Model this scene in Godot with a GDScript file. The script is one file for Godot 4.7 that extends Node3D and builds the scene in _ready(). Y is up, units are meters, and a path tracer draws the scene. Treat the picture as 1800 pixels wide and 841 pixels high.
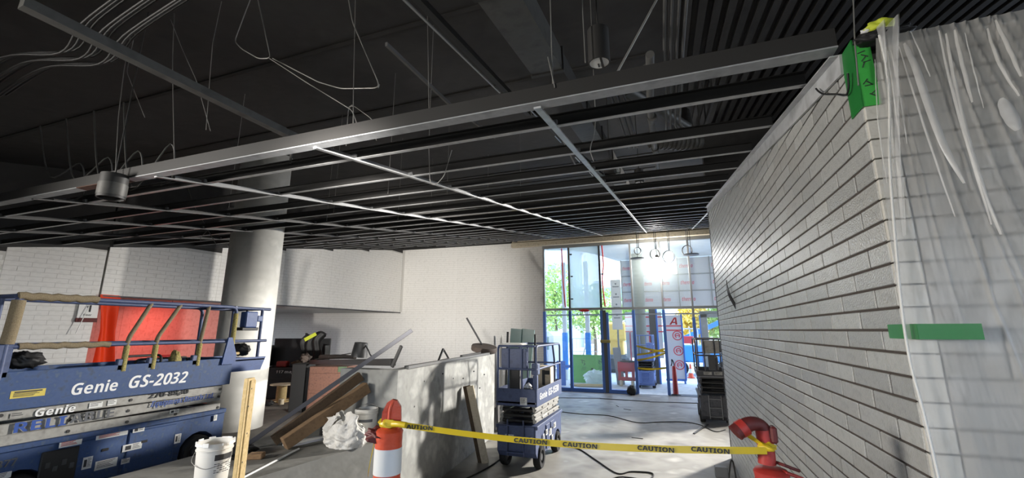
extends Node3D

# Building axes: x across (right wall side positive), y up, -z into the room towards the glass wall. Metres.
const GY := 3.77      # ceiling grid height at GZ
const GZ := 2.28
const GS := 0.1626    # the grid rises towards the glass wall
const DECK := 1.75    # deck above grid
const WX := 0.888     # face of the grey brick wall
var M := {}
var names := {}
var rng := RandomNumberGenerator.new()

# ------------------------------------------------------------------ mesh helpers
func S() -> SurfaceTool:
	var st := SurfaceTool.new()
	st.begin(Mesh.PRIMITIVE_TRIANGLES)
	return st

func tri(st: SurfaceTool, a: Vector3, b: Vector3, c: Vector3, na: Vector3, nb: Vector3, nc: Vector3) -> void:
	if (b - a).cross(c - a).dot(na + nb + nc) > 0.0:
		var t := b; b = c; c = t
		t = nb; nb = nc; nc = t
	st.set_normal(na); st.add_vertex(a)
	st.set_normal(nb); st.add_vertex(b)
	st.set_normal(nc); st.add_vertex(c)

func quad(st: SurfaceTool, a: Vector3, b: Vector3, c: Vector3, d: Vector3, n: Vector3) -> void:
	tri(st, a, b, c, n, n, n)
	tri(st, a, c, d, n, n, n)

# box with optional chamfer, basis turns it about its centre
func box(st: SurfaceTool, c: Vector3, s: Vector3, ch := 0.0, b := Basis.IDENTITY) -> void:
	var h := s * 0.5
	ch = minf(ch, minf(h.x, minf(h.y, h.z)) * 0.6)
	var ax := [Vector3.RIGHT, Vector3.UP, Vector3.BACK]
	for i in 3:
		var u: Vector3 = ax[(i + 1) % 3]
		var v: Vector3 = ax[(i + 2) % 3]
		var w: Vector3 = ax[i]
		var hu := h[(i + 1) % 3] - ch
		var hv := h[(i + 2) % 3] - ch
		for sg in [-1.0, 1.0]:
			var n: Vector3 = w * sg
			var o: Vector3 = n * h[i]
			quad(st, c + b * (o - u * hu - v * hv), c + b * (o + u * hu - v * hv), c + b * (o + u * hu + v * hv), c + b * (o - u * hu + v * hv), b * n)
	if ch > 0.0:
		for i in 3:
			var w: Vector3 = ax[i]
			var u: Vector3 = ax[(i + 1) % 3]
			var v: Vector3 = ax[(i + 2) % 3]
			var hw := h[i] - ch
			var hu := h[(i + 1) % 3]
			var hv := h[(i + 2) % 3]
			for su in [-1.0, 1.0]:
				for sv in [-1.0, 1.0]:
					var p: Vector3 = u * su * hu + v * sv * (hv - ch)
					var q: Vector3 = u * su * (hu - ch) + v * sv * hv
					quad(st, c + b * (p - w * hw), c + b * (p + w * hw), c + b * (q + w * hw), c + b * (q - w * hw), b * (u * su + v * sv).normalized())
		for sx in [-1.0, 1.0]:
			for sy in [-1.0, 1.0]:
				for sz in [-1.0, 1.0]:
					var g := Vector3(sx, sy, sz)
					var n := b * g.normalized()
					tri(st, c + b * (g * Vector3(h.x, h.y - ch, h.z - ch)), c + b * (g * Vector3(h.x - ch, h.y, h.z - ch)), c + b * (g * Vector3(h.x - ch, h.y - ch, h.z)), n, n, n)

# box between two points with a w x t section, "up" fixes its turn
func bar(st: SurfaceTool, a: Vector3, e: Vector3, w: float, t: float, up := Vector3.UP, ch := 0.0) -> void:
	var z := (e - a).normalized()
	var x := up.cross(z)
	if x.length() < 0.01:
		x = Vector3.RIGHT.cross(z)
	x = x.normalized()
	box(st, (a + e) * 0.5, Vector3(w, t, a.distance_to(e)), ch, Basis(x, z.cross(x), z))

func tube(st: SurfaceTool, pts: Array, r: float, n := 8, r2 := -1.0) -> void:
	var rings := []
	var dirs := []
	var prev := Vector3.ZERO
	for i in pts.size():
		var t: Vector3 = (pts[mini(i + 1, pts.size() - 1)] - pts[maxi(i - 1, 0)]).normalized()
		var x := prev - t * prev.dot(t)
		if x.length() < 0.01:
			x = t.cross(Vector3.UP)
			if x.length() < 0.05:
				x = t.cross(Vector3.RIGHT)
		x = x.normalized()
		prev = x
		var y := t.cross(x)
		var rr := r if r2 < 0.0 else lerpf(r, r2, float(i) / (pts.size() - 1))
		var ring := []
		var nor := []
		for k in n:
			var an := TAU * k / n
			var d := x * cos(an) + y * sin(an)
			ring.append(pts[i] + d * rr)
			nor.append(d)
		rings.append(ring)
		dirs.append(nor)
		if i == 0 or i == pts.size() - 1:
			var cn := -t if i == 0 else t
			for k in n:
				tri(st, pts[i], ring[k], ring[(k + 1) % n], cn, cn, cn)
	for i in pts.size() - 1:
		for k in n:
			var k2 := (k + 1) % n
			tri(st, rings[i][k], rings[i][k2], rings[i + 1][k2], dirs[i][k], dirs[i][k2], dirs[i + 1][k2])
			tri(st, rings[i][k], rings[i + 1][k2], rings[i + 1][k], dirs[i][k], dirs[i + 1][k2], dirs[i + 1][k])

# rounds the corners of a polyline
func soft(pts: Array, r: float, seg := 4) -> Array:
	var out := [pts[0]]
	for i in range(1, pts.size() - 1):
		var p: Vector3 = pts[i]
		var a: Vector3 = p + (pts[i - 1] - p).limit_length(r)
		var b: Vector3 = p + (pts[i + 1] - p).limit_length(r)
		for k in seg + 1:
			var t := float(k) / seg
			out.append(a.lerp(p, t).lerp(p.lerp(b, t), t))
	out.append(pts[-1])
	return out

# smooth curve through points
func curve(pts: Array, seg := 6) -> Array:
	var out := []
	for i in pts.size() - 1:
		var p0: Vector3 = pts[maxi(i - 1, 0)]
		var p1: Vector3 = pts[i]
		var p2: Vector3 = pts[i + 1]
		var p3: Vector3 = pts[mini(i + 2, pts.size() - 1)]
		for k in seg:
			out.append(p1.cubic_interpolate(p2, p0, p3, float(k) / seg))
	out.append(pts[-1])
	return out

# surface of revolution about local y; prof = [Vector2(radius, y)...]; normals are split where the profile bends hard
func lathe(st: SurfaceTool, prof: Array, xf := Transform3D.IDENTITY, n := 20) -> void:
	for i in prof.size() - 1:
		var p: Vector2 = prof[i]
		var q: Vector2 = prof[i + 1]
		var d := (q - p).normalized()
		var nn := Vector2(d.y, -d.x)
		var n1 := nn
		var n2 := nn
		if i > 0:
			var e: Vector2 = (p - prof[i - 1]).normalized()
			if e.dot(d) > 0.7:
				n1 = (nn + Vector2(e.y, -e.x)).normalized()
		if i < prof.size() - 2:
			var e: Vector2 = (prof[i + 2] - q).normalized()
			if e.dot(d) > 0.7:
				n2 = (nn + Vector2(e.y, -e.x)).normalized()
		for k in n:
			var a := TAU * k / n
			var b := TAU * (k + 1) / n
			var ca := Vector3(cos(a), 0, sin(a))
			var cb := Vector3(cos(b), 0, sin(b))
			var y1 := Vector3.UP * p.y
			var y2 := Vector3.UP * q.y
			var pa := xf * (ca * p.x + y1)
			var pb := xf * (cb * p.x + y1)
			var qa := xf * (ca * q.x + y2)
			var qb := xf * (cb * q.x + y2)
			var na1 := xf.basis * (ca * n1.x + Vector3.UP * n1.y)
			var nb1 := xf.basis * (cb * n1.x + Vector3.UP * n1.y)
			var na2 := xf.basis * (ca * n2.x + Vector3.UP * n2.y)
			var nb2 := xf.basis * (cb * n2.x + Vector3.UP * n2.y)
			if p.x > 1e-5:
				tri(st, pa, pb, qb, na1, nb1, nb2)
			if q.x > 1e-5:
				tri(st, pa, qb, qa, na1, nb2, na2)

# polygon in local xy, extruded along local z from 0 to depth
func prism(st: SurfaceTool, poly: Array, depth: float, xf := Transform3D.IDENTITY) -> void:
	var pk := PackedVector2Array(poly)
	var ix := Geometry2D.triangulate_polygon(pk)
	var f := xf.basis * Vector3.BACK
	for i in range(0, ix.size(), 3):
		var a := pk[ix[i]]; var b := pk[ix[i + 1]]; var c := pk[ix[i + 2]]
		tri(st, xf * Vector3(a.x, a.y, 0), xf * Vector3(b.x, b.y, 0), xf * Vector3(c.x, c.y, 0), -f, -f, -f)
		tri(st, xf * Vector3(a.x, a.y, depth), xf * Vector3(b.x, b.y, depth), xf * Vector3(c.x, c.y, depth), f, f, f)
	var sg := -1.0 if Geometry2D.is_polygon_clockwise(pk) else 1.0
	for i in pk.size():
		var a := pk[i]
		var b := pk[(i + 1) % pk.size()]
		var d := (b - a).normalized()
		var n := xf.basis * (Vector3(d.y, -d.x, 0) * sg)
		quad(st, xf * Vector3(a.x, a.y, 0), xf * Vector3(b.x, b.y, 0), xf * Vector3(b.x, b.y, depth), xf * Vector3(a.x, a.y, depth), n)

# plan polygon (x, z) raised from y0 to y1
func slab(st: SurfaceTool, plan: Array, y0: float, y1: float) -> void:
	prism(st, plan, y1 - y0, Transform3D(Basis(Vector3.RIGHT, Vector3.BACK, Vector3.UP), Vector3(0, y0, 0)))

# smooth grid sheet of f(u, v) in 0..1
func sheet(st: SurfaceTool, nu: int, nv: int, f: Callable, flip := false) -> void:
	var p := []
	for j in nv + 1:
		for i in nu + 1:
			p.append(f.call(float(i) / nu, float(j) / nv))
	var nn := []
	for j in nv + 1:
		for i in nu + 1:
			var a: Vector3 = p[j * (nu + 1) + mini(i + 1, nu)] - p[j * (nu + 1) + maxi(i - 1, 0)]
			var b: Vector3 = p[mini(j + 1, nv) * (nu + 1) + i] - p[maxi(j - 1, 0) * (nu + 1) + i]
			nn.append(a.cross(b).normalized() * (-1.0 if flip else 1.0))
	for j in nv:
		for i in nu:
			var a := j * (nu + 1) + i
			var b := a + 1
			var c := a + nu + 2
			var d := a + nu + 1
			tri(st, p[a], p[b], p[c], nn[a], nn[b], nn[c])
			tri(st, p[a], p[c], p[d], nn[a], nn[c], nn[d])

# lumpy closed blob
func blob(st: SurfaceTool, c: Vector3, s: Vector3, seed_: int, amp := 0.2, n := 14, freq := 1.6) -> void:
	var no := FastNoiseLite.new()
	no.seed = seed_
	no.frequency = freq
	sheet(st, n * 2, n, func(u, v):
		var th: float = u * TAU
		var ph: float = (v - 0.5) * PI * 0.998
		var d := Vector3(cos(ph) * cos(th), sin(ph), cos(ph) * sin(th))
		return c + d * s * (1.0 + amp * 2.0 * no.get_noise_3dv(d)), true)

# lettering, joined into one tool; xf places its centre, letters face local +z; w x h is the size of the whole word
func txt(st: SurfaceTool, s: String, w: float, h: float, xf: Transform3D, font := "Droid Sans", bold := 700, shear := 0.0) -> void:
	var f := SystemFont.new()
	f.font_names = PackedStringArray([font])
	f.font_weight = bold
	var t := TextMesh.new()
	t.text = s
	t.font = f
	t.font_size = 48
	t.pixel_size = 0.01
	t.depth = 0.004
	t.curve_step = 3.0
	var a := t.get_aabb()
	var c := a.get_center()
	var sx := w / a.size.x
	var sy := h / a.size.y
	st.append_from(t, 0, xf * Transform3D(Basis(Vector3(sx, 0, 0), Vector3(shear * sy, sy, 0), Vector3(0, 0, 1)), Vector3(-c.x * sx - shear * sy * c.y, -c.y * sy, 0)))

# ------------------------------------------------------------------ scene helpers
func numbered(n: String) -> String:
	if not names.has(n):
		names[n] = 0
		return n
	names[n] += 1
	return "%s_%03d" % [n, names[n]]

func thing(n: String, label: String, cat: String, at := Vector3.ZERO, turn := 0.0, group := "") -> Node3D:
	var o := Node3D.new()
	o.name = numbered(n)
	add_child(o)
	o.position = at
	o.rotation.y = turn
	o.set_meta("label", label)
	o.set_meta("category", cat)
	if group:
		o.set_meta("group", group)
	return o

func put(n: String, st, mat, par: Node3D, label := "", kind := "") -> MeshInstance3D:
	var o := MeshInstance3D.new()
	o.name = n
	o.mesh = st if st is Mesh else st.commit()
	o.material_override = null
	for i in o.mesh.get_surface_count():
		o.set_surface_override_material(i, mat)
	par.add_child(o, true)
	if label:
		o.set_meta("label", label)
	if kind:
		o.set_meta("kind", kind)
	return o

func one(n: String, st: SurfaceTool, mat, label: String, cat: String, group := "", at := Vector3.ZERO, turn := 0.0) -> MeshInstance3D:
	var o := put(numbered(n), st, mat, self)
	o.position = at
	o.rotation.y = turn
	o.set_meta("label", label)
	o.set_meta("category", cat)
	if group:
		o.set_meta("group", group)
	return o

func struct(n: String, st: SurfaceTool, mat, label := "") -> MeshInstance3D:
	var o := put(n, st, mat, self)
	o.set_meta("kind", "structure")
	if label:
		o.set_meta("label", label)
	return o

# a printed sticker: plate and print in one mesh; local x right, y up, z out
func sticker(par: Node3D, at: Vector3, turn: float, w: float, h: float, base: String, ink: String, style := 0, sd := 1) -> void:
	var xf := Transform3D(Basis(Vector3.UP, turn), at)
	var a := S()
	box(a, xf * Vector3(0, 0, 0.001), Vector3(w, h, 0.002), 0, xf.basis)
	var k := S()
	var r := RandomNumberGenerator.new()
	r.seed = sd
	var z := 0.0025
	if style == 1:   # heading and lines
		box(k, xf * Vector3(0, h * 0.3, z), Vector3(w * 0.8, h * 0.18, 0.001), 0, xf.basis)
	if style == 2:   # dark border picture
		box(k, xf * Vector3(-w * 0.22, 0, z), Vector3(w * 0.3, h * 0.6, 0.001), 0, xf.basis)
	var rows := maxi(2, int(h / 0.018))
	for i in rows:
		var y := h * (0.12 - 0.55 * i / rows) if style == 1 else h * (0.36 - 0.75 * i / rows)
		var x0 := w * (0.0 if style == 2 else -0.42)
		var l := w * (0.42 if style == 2 else 0.84) * r.randf_range(0.6, 1.0)
		box(k, xf * Vector3(x0 + l / 2, y, z), Vector3(l, h * 0.28 / rows, 0.001), 0, xf.basis)
	var me: ArrayMesh = a.commit()
	k.commit(me)
	var o := MeshInstance3D.new()
	o.name = "sticker"
	o.mesh = me
	o.set_surface_override_material(0, M[base])
	o.set_surface_override_material(1, M[ink])
	par.add_child(o, true)

# ------------------------------------------------------------------ materials
func tex(sd: int, freq: float, cols: Array, oct := 4, size := 256, kind := FastNoiseLite.TYPE_SIMPLEX_SMOOTH) -> NoiseTexture2D:
	var n := FastNoiseLite.new()
	n.seed = sd
	n.noise_type = kind
	n.frequency = freq
	n.fractal_octaves = oct
	var t := NoiseTexture2D.new()
	t.noise = n
	t.width = size
	t.height = size
	t.seamless = true
	var g := Gradient.new()
	var of := PackedFloat32Array()
	var cs := PackedColorArray()
	for i in cols.size():
		of.append(float(i) / (cols.size() - 1))
		cs.append(c8(cols[i]))
	g.offsets = of
	g.colors = cs
	t.color_ramp = g
	return t

func c8(v) -> Color:
	return Color8(v[0], v[1], v[2])

func mat(key: String, col, rough := 0.7, metal := 0.0) -> StandardMaterial3D:
	var m := StandardMaterial3D.new()
	m.resource_name = key
	m.albedo_color = c8(col)
	m.roughness = rough
	m.metallic = metal
	M[key] = m
	return m

# mottled: colours of a noise ramp, tile in metres
func mott(key: String, cols: Array, tile: float, rough := 0.8, freq := 0.02, metal := 0.0, bump := 0.0, bfreq := 0.05, world := false) -> StandardMaterial3D:
	var m := mat(key, [255, 255, 255], rough, metal)
	m.albedo_texture = tex(hash(key) % 1000, freq, cols)
	m.uv1_triplanar = true
	m.uv1_world_triplanar = world
	m.uv1_scale = Vector3.ONE / tile
	if bump > 0.0:
		m.heightmap_enabled = true
		m.heightmap_scale = bump
		m.heightmap_texture = tex(hash(key) % 777, bfreq, [[0, 0, 0], [255, 255, 255]], 3)
	return m

func materials() -> void:
	mott("floor", [[92, 89, 84], [138, 134, 128], [160, 157, 150], [142, 139, 132], [206, 203, 196]], 5.0, 0.5, 0.012, 0, 0.25, 0.05, true)
	mott("slab", [[108, 108, 104], [132, 131, 126], [120, 119, 114], [150, 149, 143]], 2.2, 0.85, 0.015, 0, 0.3, 0.08, true)
	mott("leftfloor", [[84, 80, 76], [112, 107, 101], [98, 94, 89], [128, 122, 116]], 3.5, 0.7, 0.012, 0, 0.2, 0.06, true)
	mott("concrete", [[128, 129, 125], [160, 160, 155], [150, 150, 146], [176, 176, 171], [190, 190, 184]], 1.6, 0.75, 0.012, 0, 0.2, 0.06, true)
	mott("column", [[150, 149, 145], [176, 175, 170], [164, 163, 158], [188, 187, 182]], 2.4, 0.8, 0.012, 0, 0.1, 0.08, true)
	mott("brick_a", [[148, 148, 146], [166, 166, 163], [158, 158, 155]], 0.5, 0.42, 0.03, 0, 0.24, 0.16)
	mott("brick_b", [[138, 138, 136], [157, 157, 154], [147, 147, 145]], 0.45, 0.42, 0.03, 0, 0.24, 0.16)
	mott("brick_c", [[156, 156, 153], [174, 174, 170], [165, 165, 162]], 0.55, 0.42, 0.03, 0, 0.24, 0.16)
	mott("brick_d", [[143, 142, 138], [162, 161, 157], [152, 151, 148]], 0.6, 0.42, 0.03, 0, 0.24, 0.18)
	mott("brick_end", [[188, 184, 174], [206, 203, 194], [198, 194, 185]], 0.3, 0.8, 0.03)
	mat("mortar", [72, 65, 60], 0.95)
	mat("mortar_pale", [112, 108, 102], 0.95)
	mott("block", [[136, 131, 124], [166, 161, 153], [152, 147, 140]], 0.5, 0.85, 0.03)
	mott("white_brick", [[218, 216, 211], [232, 230, 226], [226, 224, 219]], 0.9, 0.7, 0.02)
	mat("white_joint", [204, 202, 197], 0.9)
	mott("deck", [[42, 41, 40], [55, 53, 51], [48, 46, 45], [62, 60, 58]], 3.0, 0.8, 0.012, 0, 0.3, 0.05, true)
	mat("black", [26, 26, 27], 0.6)
	mat("charcoal", [44, 43, 42], 0.55)
	mat("rubber", [30, 29, 29], 0.85)
	mat("darkgrey", [70, 70, 70], 0.6)
	mott("duct", [[64, 63, 61], [86, 85, 82], [74, 73, 71]], 1.2, 0.5, 0.02, 0.3)
	mat("web", [52, 51, 50], 0.6, 0.2)
	mott("flange", [[150, 151, 152], [196, 197, 198], [176, 177, 178]], 1.5, 0.4, 0.02, 0.15)
	mott("beam_flange", [[136, 138, 141], [170, 172, 175], [154, 156, 159]], 1.0, 0.45, 0.02, 0.05)
	mat("steel", [168, 170, 172], 0.35, 0.8)
	mat("steel_dull", [128, 129, 130], 0.5, 0.5)
	mat("wire", [142, 140, 136], 0.45, 0.5)
	mat("conduit", [98, 97, 95], 0.5, 0.3)
	mat("stud", [70, 70, 76], 0.5, 0.2)
	mat("white", [232, 232, 230], 0.5)
	mat("offwhite", [214, 212, 206], 0.6)
	mat("sticker", [214, 214, 210], 0.5)
	mat("ink", [52, 52, 54], 0.7)
	mat("inkred", [168, 50, 46], 0.7)
	mat("yellowlabel", [206, 186, 84], 0.6)
	mott("blue", [[38, 66, 118], [46, 76, 132], [42, 70, 124], [60, 86, 136]], 0.9, 0.5, 0.02)
	mott("blue_dirty", [[50, 64, 86], [52, 76, 118], [44, 70, 114], [80, 92, 108]], 0.7, 0.6, 0.02)
	mott("blue_grey", [[60, 70, 98], [74, 86, 120], [66, 78, 110]], 0.6, 0.5, 0.02)
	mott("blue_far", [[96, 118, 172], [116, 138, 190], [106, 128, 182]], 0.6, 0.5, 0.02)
	mott("lift_dark", [[52, 54, 60], [74, 75, 80], [62, 64, 68]], 0.6, 0.6, 0.02)  # the shade on the lift past the brick wall is put into this grey
	mott("arm_grey", [[132, 130, 124], [158, 156, 150], [146, 144, 138], [112, 110, 106]], 0.8, 0.6, 0.02, 0.1)
	mott("foam", [[104, 92, 74], [146, 132, 106], [124, 110, 86], [166, 152, 118]], 0.2, 0.9, 0.03, 0, 0.5, 0.1)
	mott("foam_yellow", [[150, 138, 78], [186, 172, 104], [120, 110, 70], [196, 184, 128]], 0.2, 0.9, 0.03, 0, 0.4, 0.1)
	mat("textblue", [36, 74, 150], 0.6)
	mat("textgrey", [86, 88, 92], 0.6)
	mat("textwhite", [226, 226, 224], 0.5)
	mott("wood", [[186, 156, 104], [214, 188, 136], [200, 172, 118], [222, 198, 148]], 0.5, 0.75, 0.02)
	mott("wood_dark", [[70, 56, 42], [98, 80, 60], [84, 68, 50]], 0.5, 0.8, 0.02)
	mott("wood_pale", [[196, 178, 146], [222, 206, 178], [208, 192, 160]], 0.5, 0.8, 0.02)
	mott("plywood", [[52, 44, 40], [70, 60, 54], [60, 52, 47]], 0.5, 0.8, 0.02)
	mott("redwood", [[64, 42, 34], [90, 60, 48], [76, 50, 40]], 0.5, 0.75, 0.02)
	mott("orange", [[186, 66, 38], [206, 80, 48], [196, 74, 42]], 0.4, 0.45, 0.02, 0, 0.2, 0.05)
	mat("orange_tarp", [255, 74, 22], 0.6)
	M.orange_tarp.backlight_enabled = true
	M.orange_tarp.backlight = Color(1.0, 0.35, 0.1)
	mott("redplastic", [[146, 38, 34], [172, 52, 44], [158, 44, 40]], 0.4, 0.5, 0.02)
	mat("darkred", [92, 30, 28], 0.6)
	mat("reflective", [214, 214, 212], 0.4)
	mat("reflective_grey", [132, 130, 128], 0.5)
	mat("tape", [206, 178, 38], 0.4)
	mat("greentape", [64, 176, 72], 0.5)
	mat("greenboard", [110, 176, 92], 0.6)
	mat("vest", [196, 206, 60], 0.7)
	mott("bag", [[198, 194, 186], [226, 223, 216], [212, 208, 201]], 0.4, 0.8, 0.02, 0, 0.6, 0.05)
	mat("bluefilm", [76, 116, 190], 0.4)
	mat("bluewrap", [40, 140, 236], 0.45)
	mat("frame", [150, 152, 152], 0.4, 0.4)
	mat("frame_dark", [96, 96, 94], 0.5, 0.3)
	mat("redtape", [216, 60, 62], 0.5)
	mott("beige", [[186, 172, 146], [212, 200, 176], [200, 188, 162]], 0.8, 0.8, 0.02)
	mat("insul", [206, 206, 210], 0.6)
	mat("pinkprint", [214, 92, 104], 0.6)
	mat("soffit", [226, 230, 228], 0.7)
	mat("barricade", [190, 66, 70], 0.5)
	mott("paving", [[176, 174, 170], [206, 204, 200], [192, 190, 186]], 3.0, 0.9, 0.02, 0, 0.2, 0.05, true)
	mat("leaf", [158, 186, 110], 0.6)
	M.leaf.backlight_enabled = true
	M.leaf.backlight = Color(0.5, 0.6, 0.2)
	mat("leaf_yellow", [226, 202, 100], 0.6)
	M.leaf_yellow.backlight_enabled = true
	M.leaf_yellow.backlight = Color(0.6, 0.5, 0.15)
	mat("bark", [96, 84, 72], 0.9)
	mat("facade", [214, 218, 222], 0.8)
	mat("facade_blue", [170, 190, 206], 0.5)
	mat("truck_blue", [70, 150, 216], 0.5)
	mat("digger", [232, 190, 90], 0.5)
	mat("glass_green", [128, 158, 152], 0.25)
	mott("cardboard", [[116, 92, 68], [146, 118, 88], [130, 104, 78]], 0.5, 0.9, 0.02)
	mat("magnum", [36, 37, 38], 0.45)
	var g := mat("glass", [225, 240, 236, 1], 0.02)
	g.transparency = BaseMaterial3D.TRANSPARENCY_ALPHA
	g.albedo_color = Color(0.9, 0.96, 0.95, 0.08)
	var fr := mat("frost", [232, 240, 238], 0.6)
	fr.transparency = BaseMaterial3D.TRANSPARENCY_ALPHA
	fr.albedo_color = Color(0.93, 0.96, 0.95, 0.72)
	fr.backlight_enabled = true
	fr.backlight = Color(0.9, 0.95, 0.95)
	var pl := mat("poly", [214, 212, 208], 0.28)
	pl.transparency = BaseMaterial3D.TRANSPARENCY_ALPHA
	pl.albedo_color = Color(0.80, 0.79, 0.77, 0.42)
	pl.metallic_specular = 0.6
	var pf := mat("poly_fold_sheen", [224, 222, 218], 0.32)
	pf.transparency = BaseMaterial3D.TRANSPARENCY_ALPHA
	pf.albedo_color = Color(0.9, 0.89, 0.87, 0.42)
	var pc := mat("poly_clear", [220, 220, 220], 0.3)
	pc.transparency = BaseMaterial3D.TRANSPARENCY_ALPHA
	pc.albedo_color = Color(0.9, 0.9, 0.9, 0.3)
	var gt := mat("greenfilm", [46, 150, 70], 0.35)
	gt.transparency = BaseMaterial3D.TRANSPARENCY_ALPHA
	gt.albedo_color = Color(0.15, 0.5, 0.22, 0.78)
	var lamp := mat("lamp", [255, 255, 255], 0.5)
	lamp.emission_enabled = true
	lamp.emission = Color(1, 1, 0.98)
	lamp.emission_energy_multiplier = 6.0
	var rl := mat("redlamp", [255, 90, 70], 0.5)
	rl.emission_enabled = true
	rl.emission = Color(1, 0.25, 0.15)
	rl.emission_energy_multiplier = 1.5
	var dl := mat("dimlamp", [255, 255, 255], 0.5)
	dl.emission_enabled = true
	dl.emission = Color(1, 0.97, 0.9)
	dl.emission_energy_multiplier = 1.2

func _ready() -> void:
	rng.seed = 7
	# ---- camera, sky, sun, exposure
	var cam := Camera3D.new()
	cam.name = "camera"
	cam.position = Vector3(0, 2.42, 0)
	cam.rotation_degrees = Vector3(12, 20.05, 0)
	cam.fov = 58.24
	cam.near = 0.05
	cam.far = 400
	add_child(cam)
	cam.current = true
	var we := WorldEnvironment.new()
	we.name = "world"
	var env := Environment.new()
	var sky := Sky.new()
	var psm := ProceduralSkyMaterial.new()
	psm.sky_top_color = Color(0.62, 0.76, 0.95)
	psm.sky_horizon_color = Color(0.92, 0.95, 0.98)
	psm.ground_bottom_color = Color(0.5, 0.5, 0.48)
	psm.ground_horizon_color = Color(0.8, 0.82, 0.82)
	psm.sky_energy_multiplier = 2.2
	psm.ground_energy_multiplier = 1.2
	sky.sky_material = psm
	env.background_mode = Environment.BG_SKY
	env.sky = sky
	env.tonemap_mode = Environment.TONE_MAPPER_LINEAR
	env.tonemap_exposure = 1.3
	env.sdfgi_enabled = true
	env.ssao_enabled = true
	env.ssil_enabled = true
	we.environment = env
	add_child(we)
	# the sun is high outside, behind the houses across the street from the doors
	var sun := DirectionalLight3D.new()
	sun.name = "sun"
	sun.light_energy = 1.6
	sun.light_color = Color(1, 0.97, 0.92)
	sun.light_angular_distance = 1.0
	sun.shadow_enabled = true
	sun.rotation_degrees = Vector3(-48, 60, 0)
	add_child(sun)
	materials()
	structure()
	brick_wall()
	white_walls()
	glass_wall()
	ceiling_grid()
	ceiling_services()
	lamps()
	lifts()
	near_things()
	left_things()
	floor_things()
	outside()

# a work lamp: a glowing face in a housing and a light of the same size just in front of it
func lamp_light(at: Vector3, energy: float, size: float, col := Color(1, 0.98, 0.95)) -> void:
	var l := OmniLight3D.new()
	l.name = "lamp_light"
	l.position = at
	l.light_energy = energy
	l.light_size = size
	l.light_color = col
	l.omni_range = 60
	l.omni_attenuation = 2
	l.shadow_enabled = true
	add_child(l)

func gy(z: float) -> float:      # height of the ceiling grid at depth z (z negative)
	return GY + GS * (-z - GZ)

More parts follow.
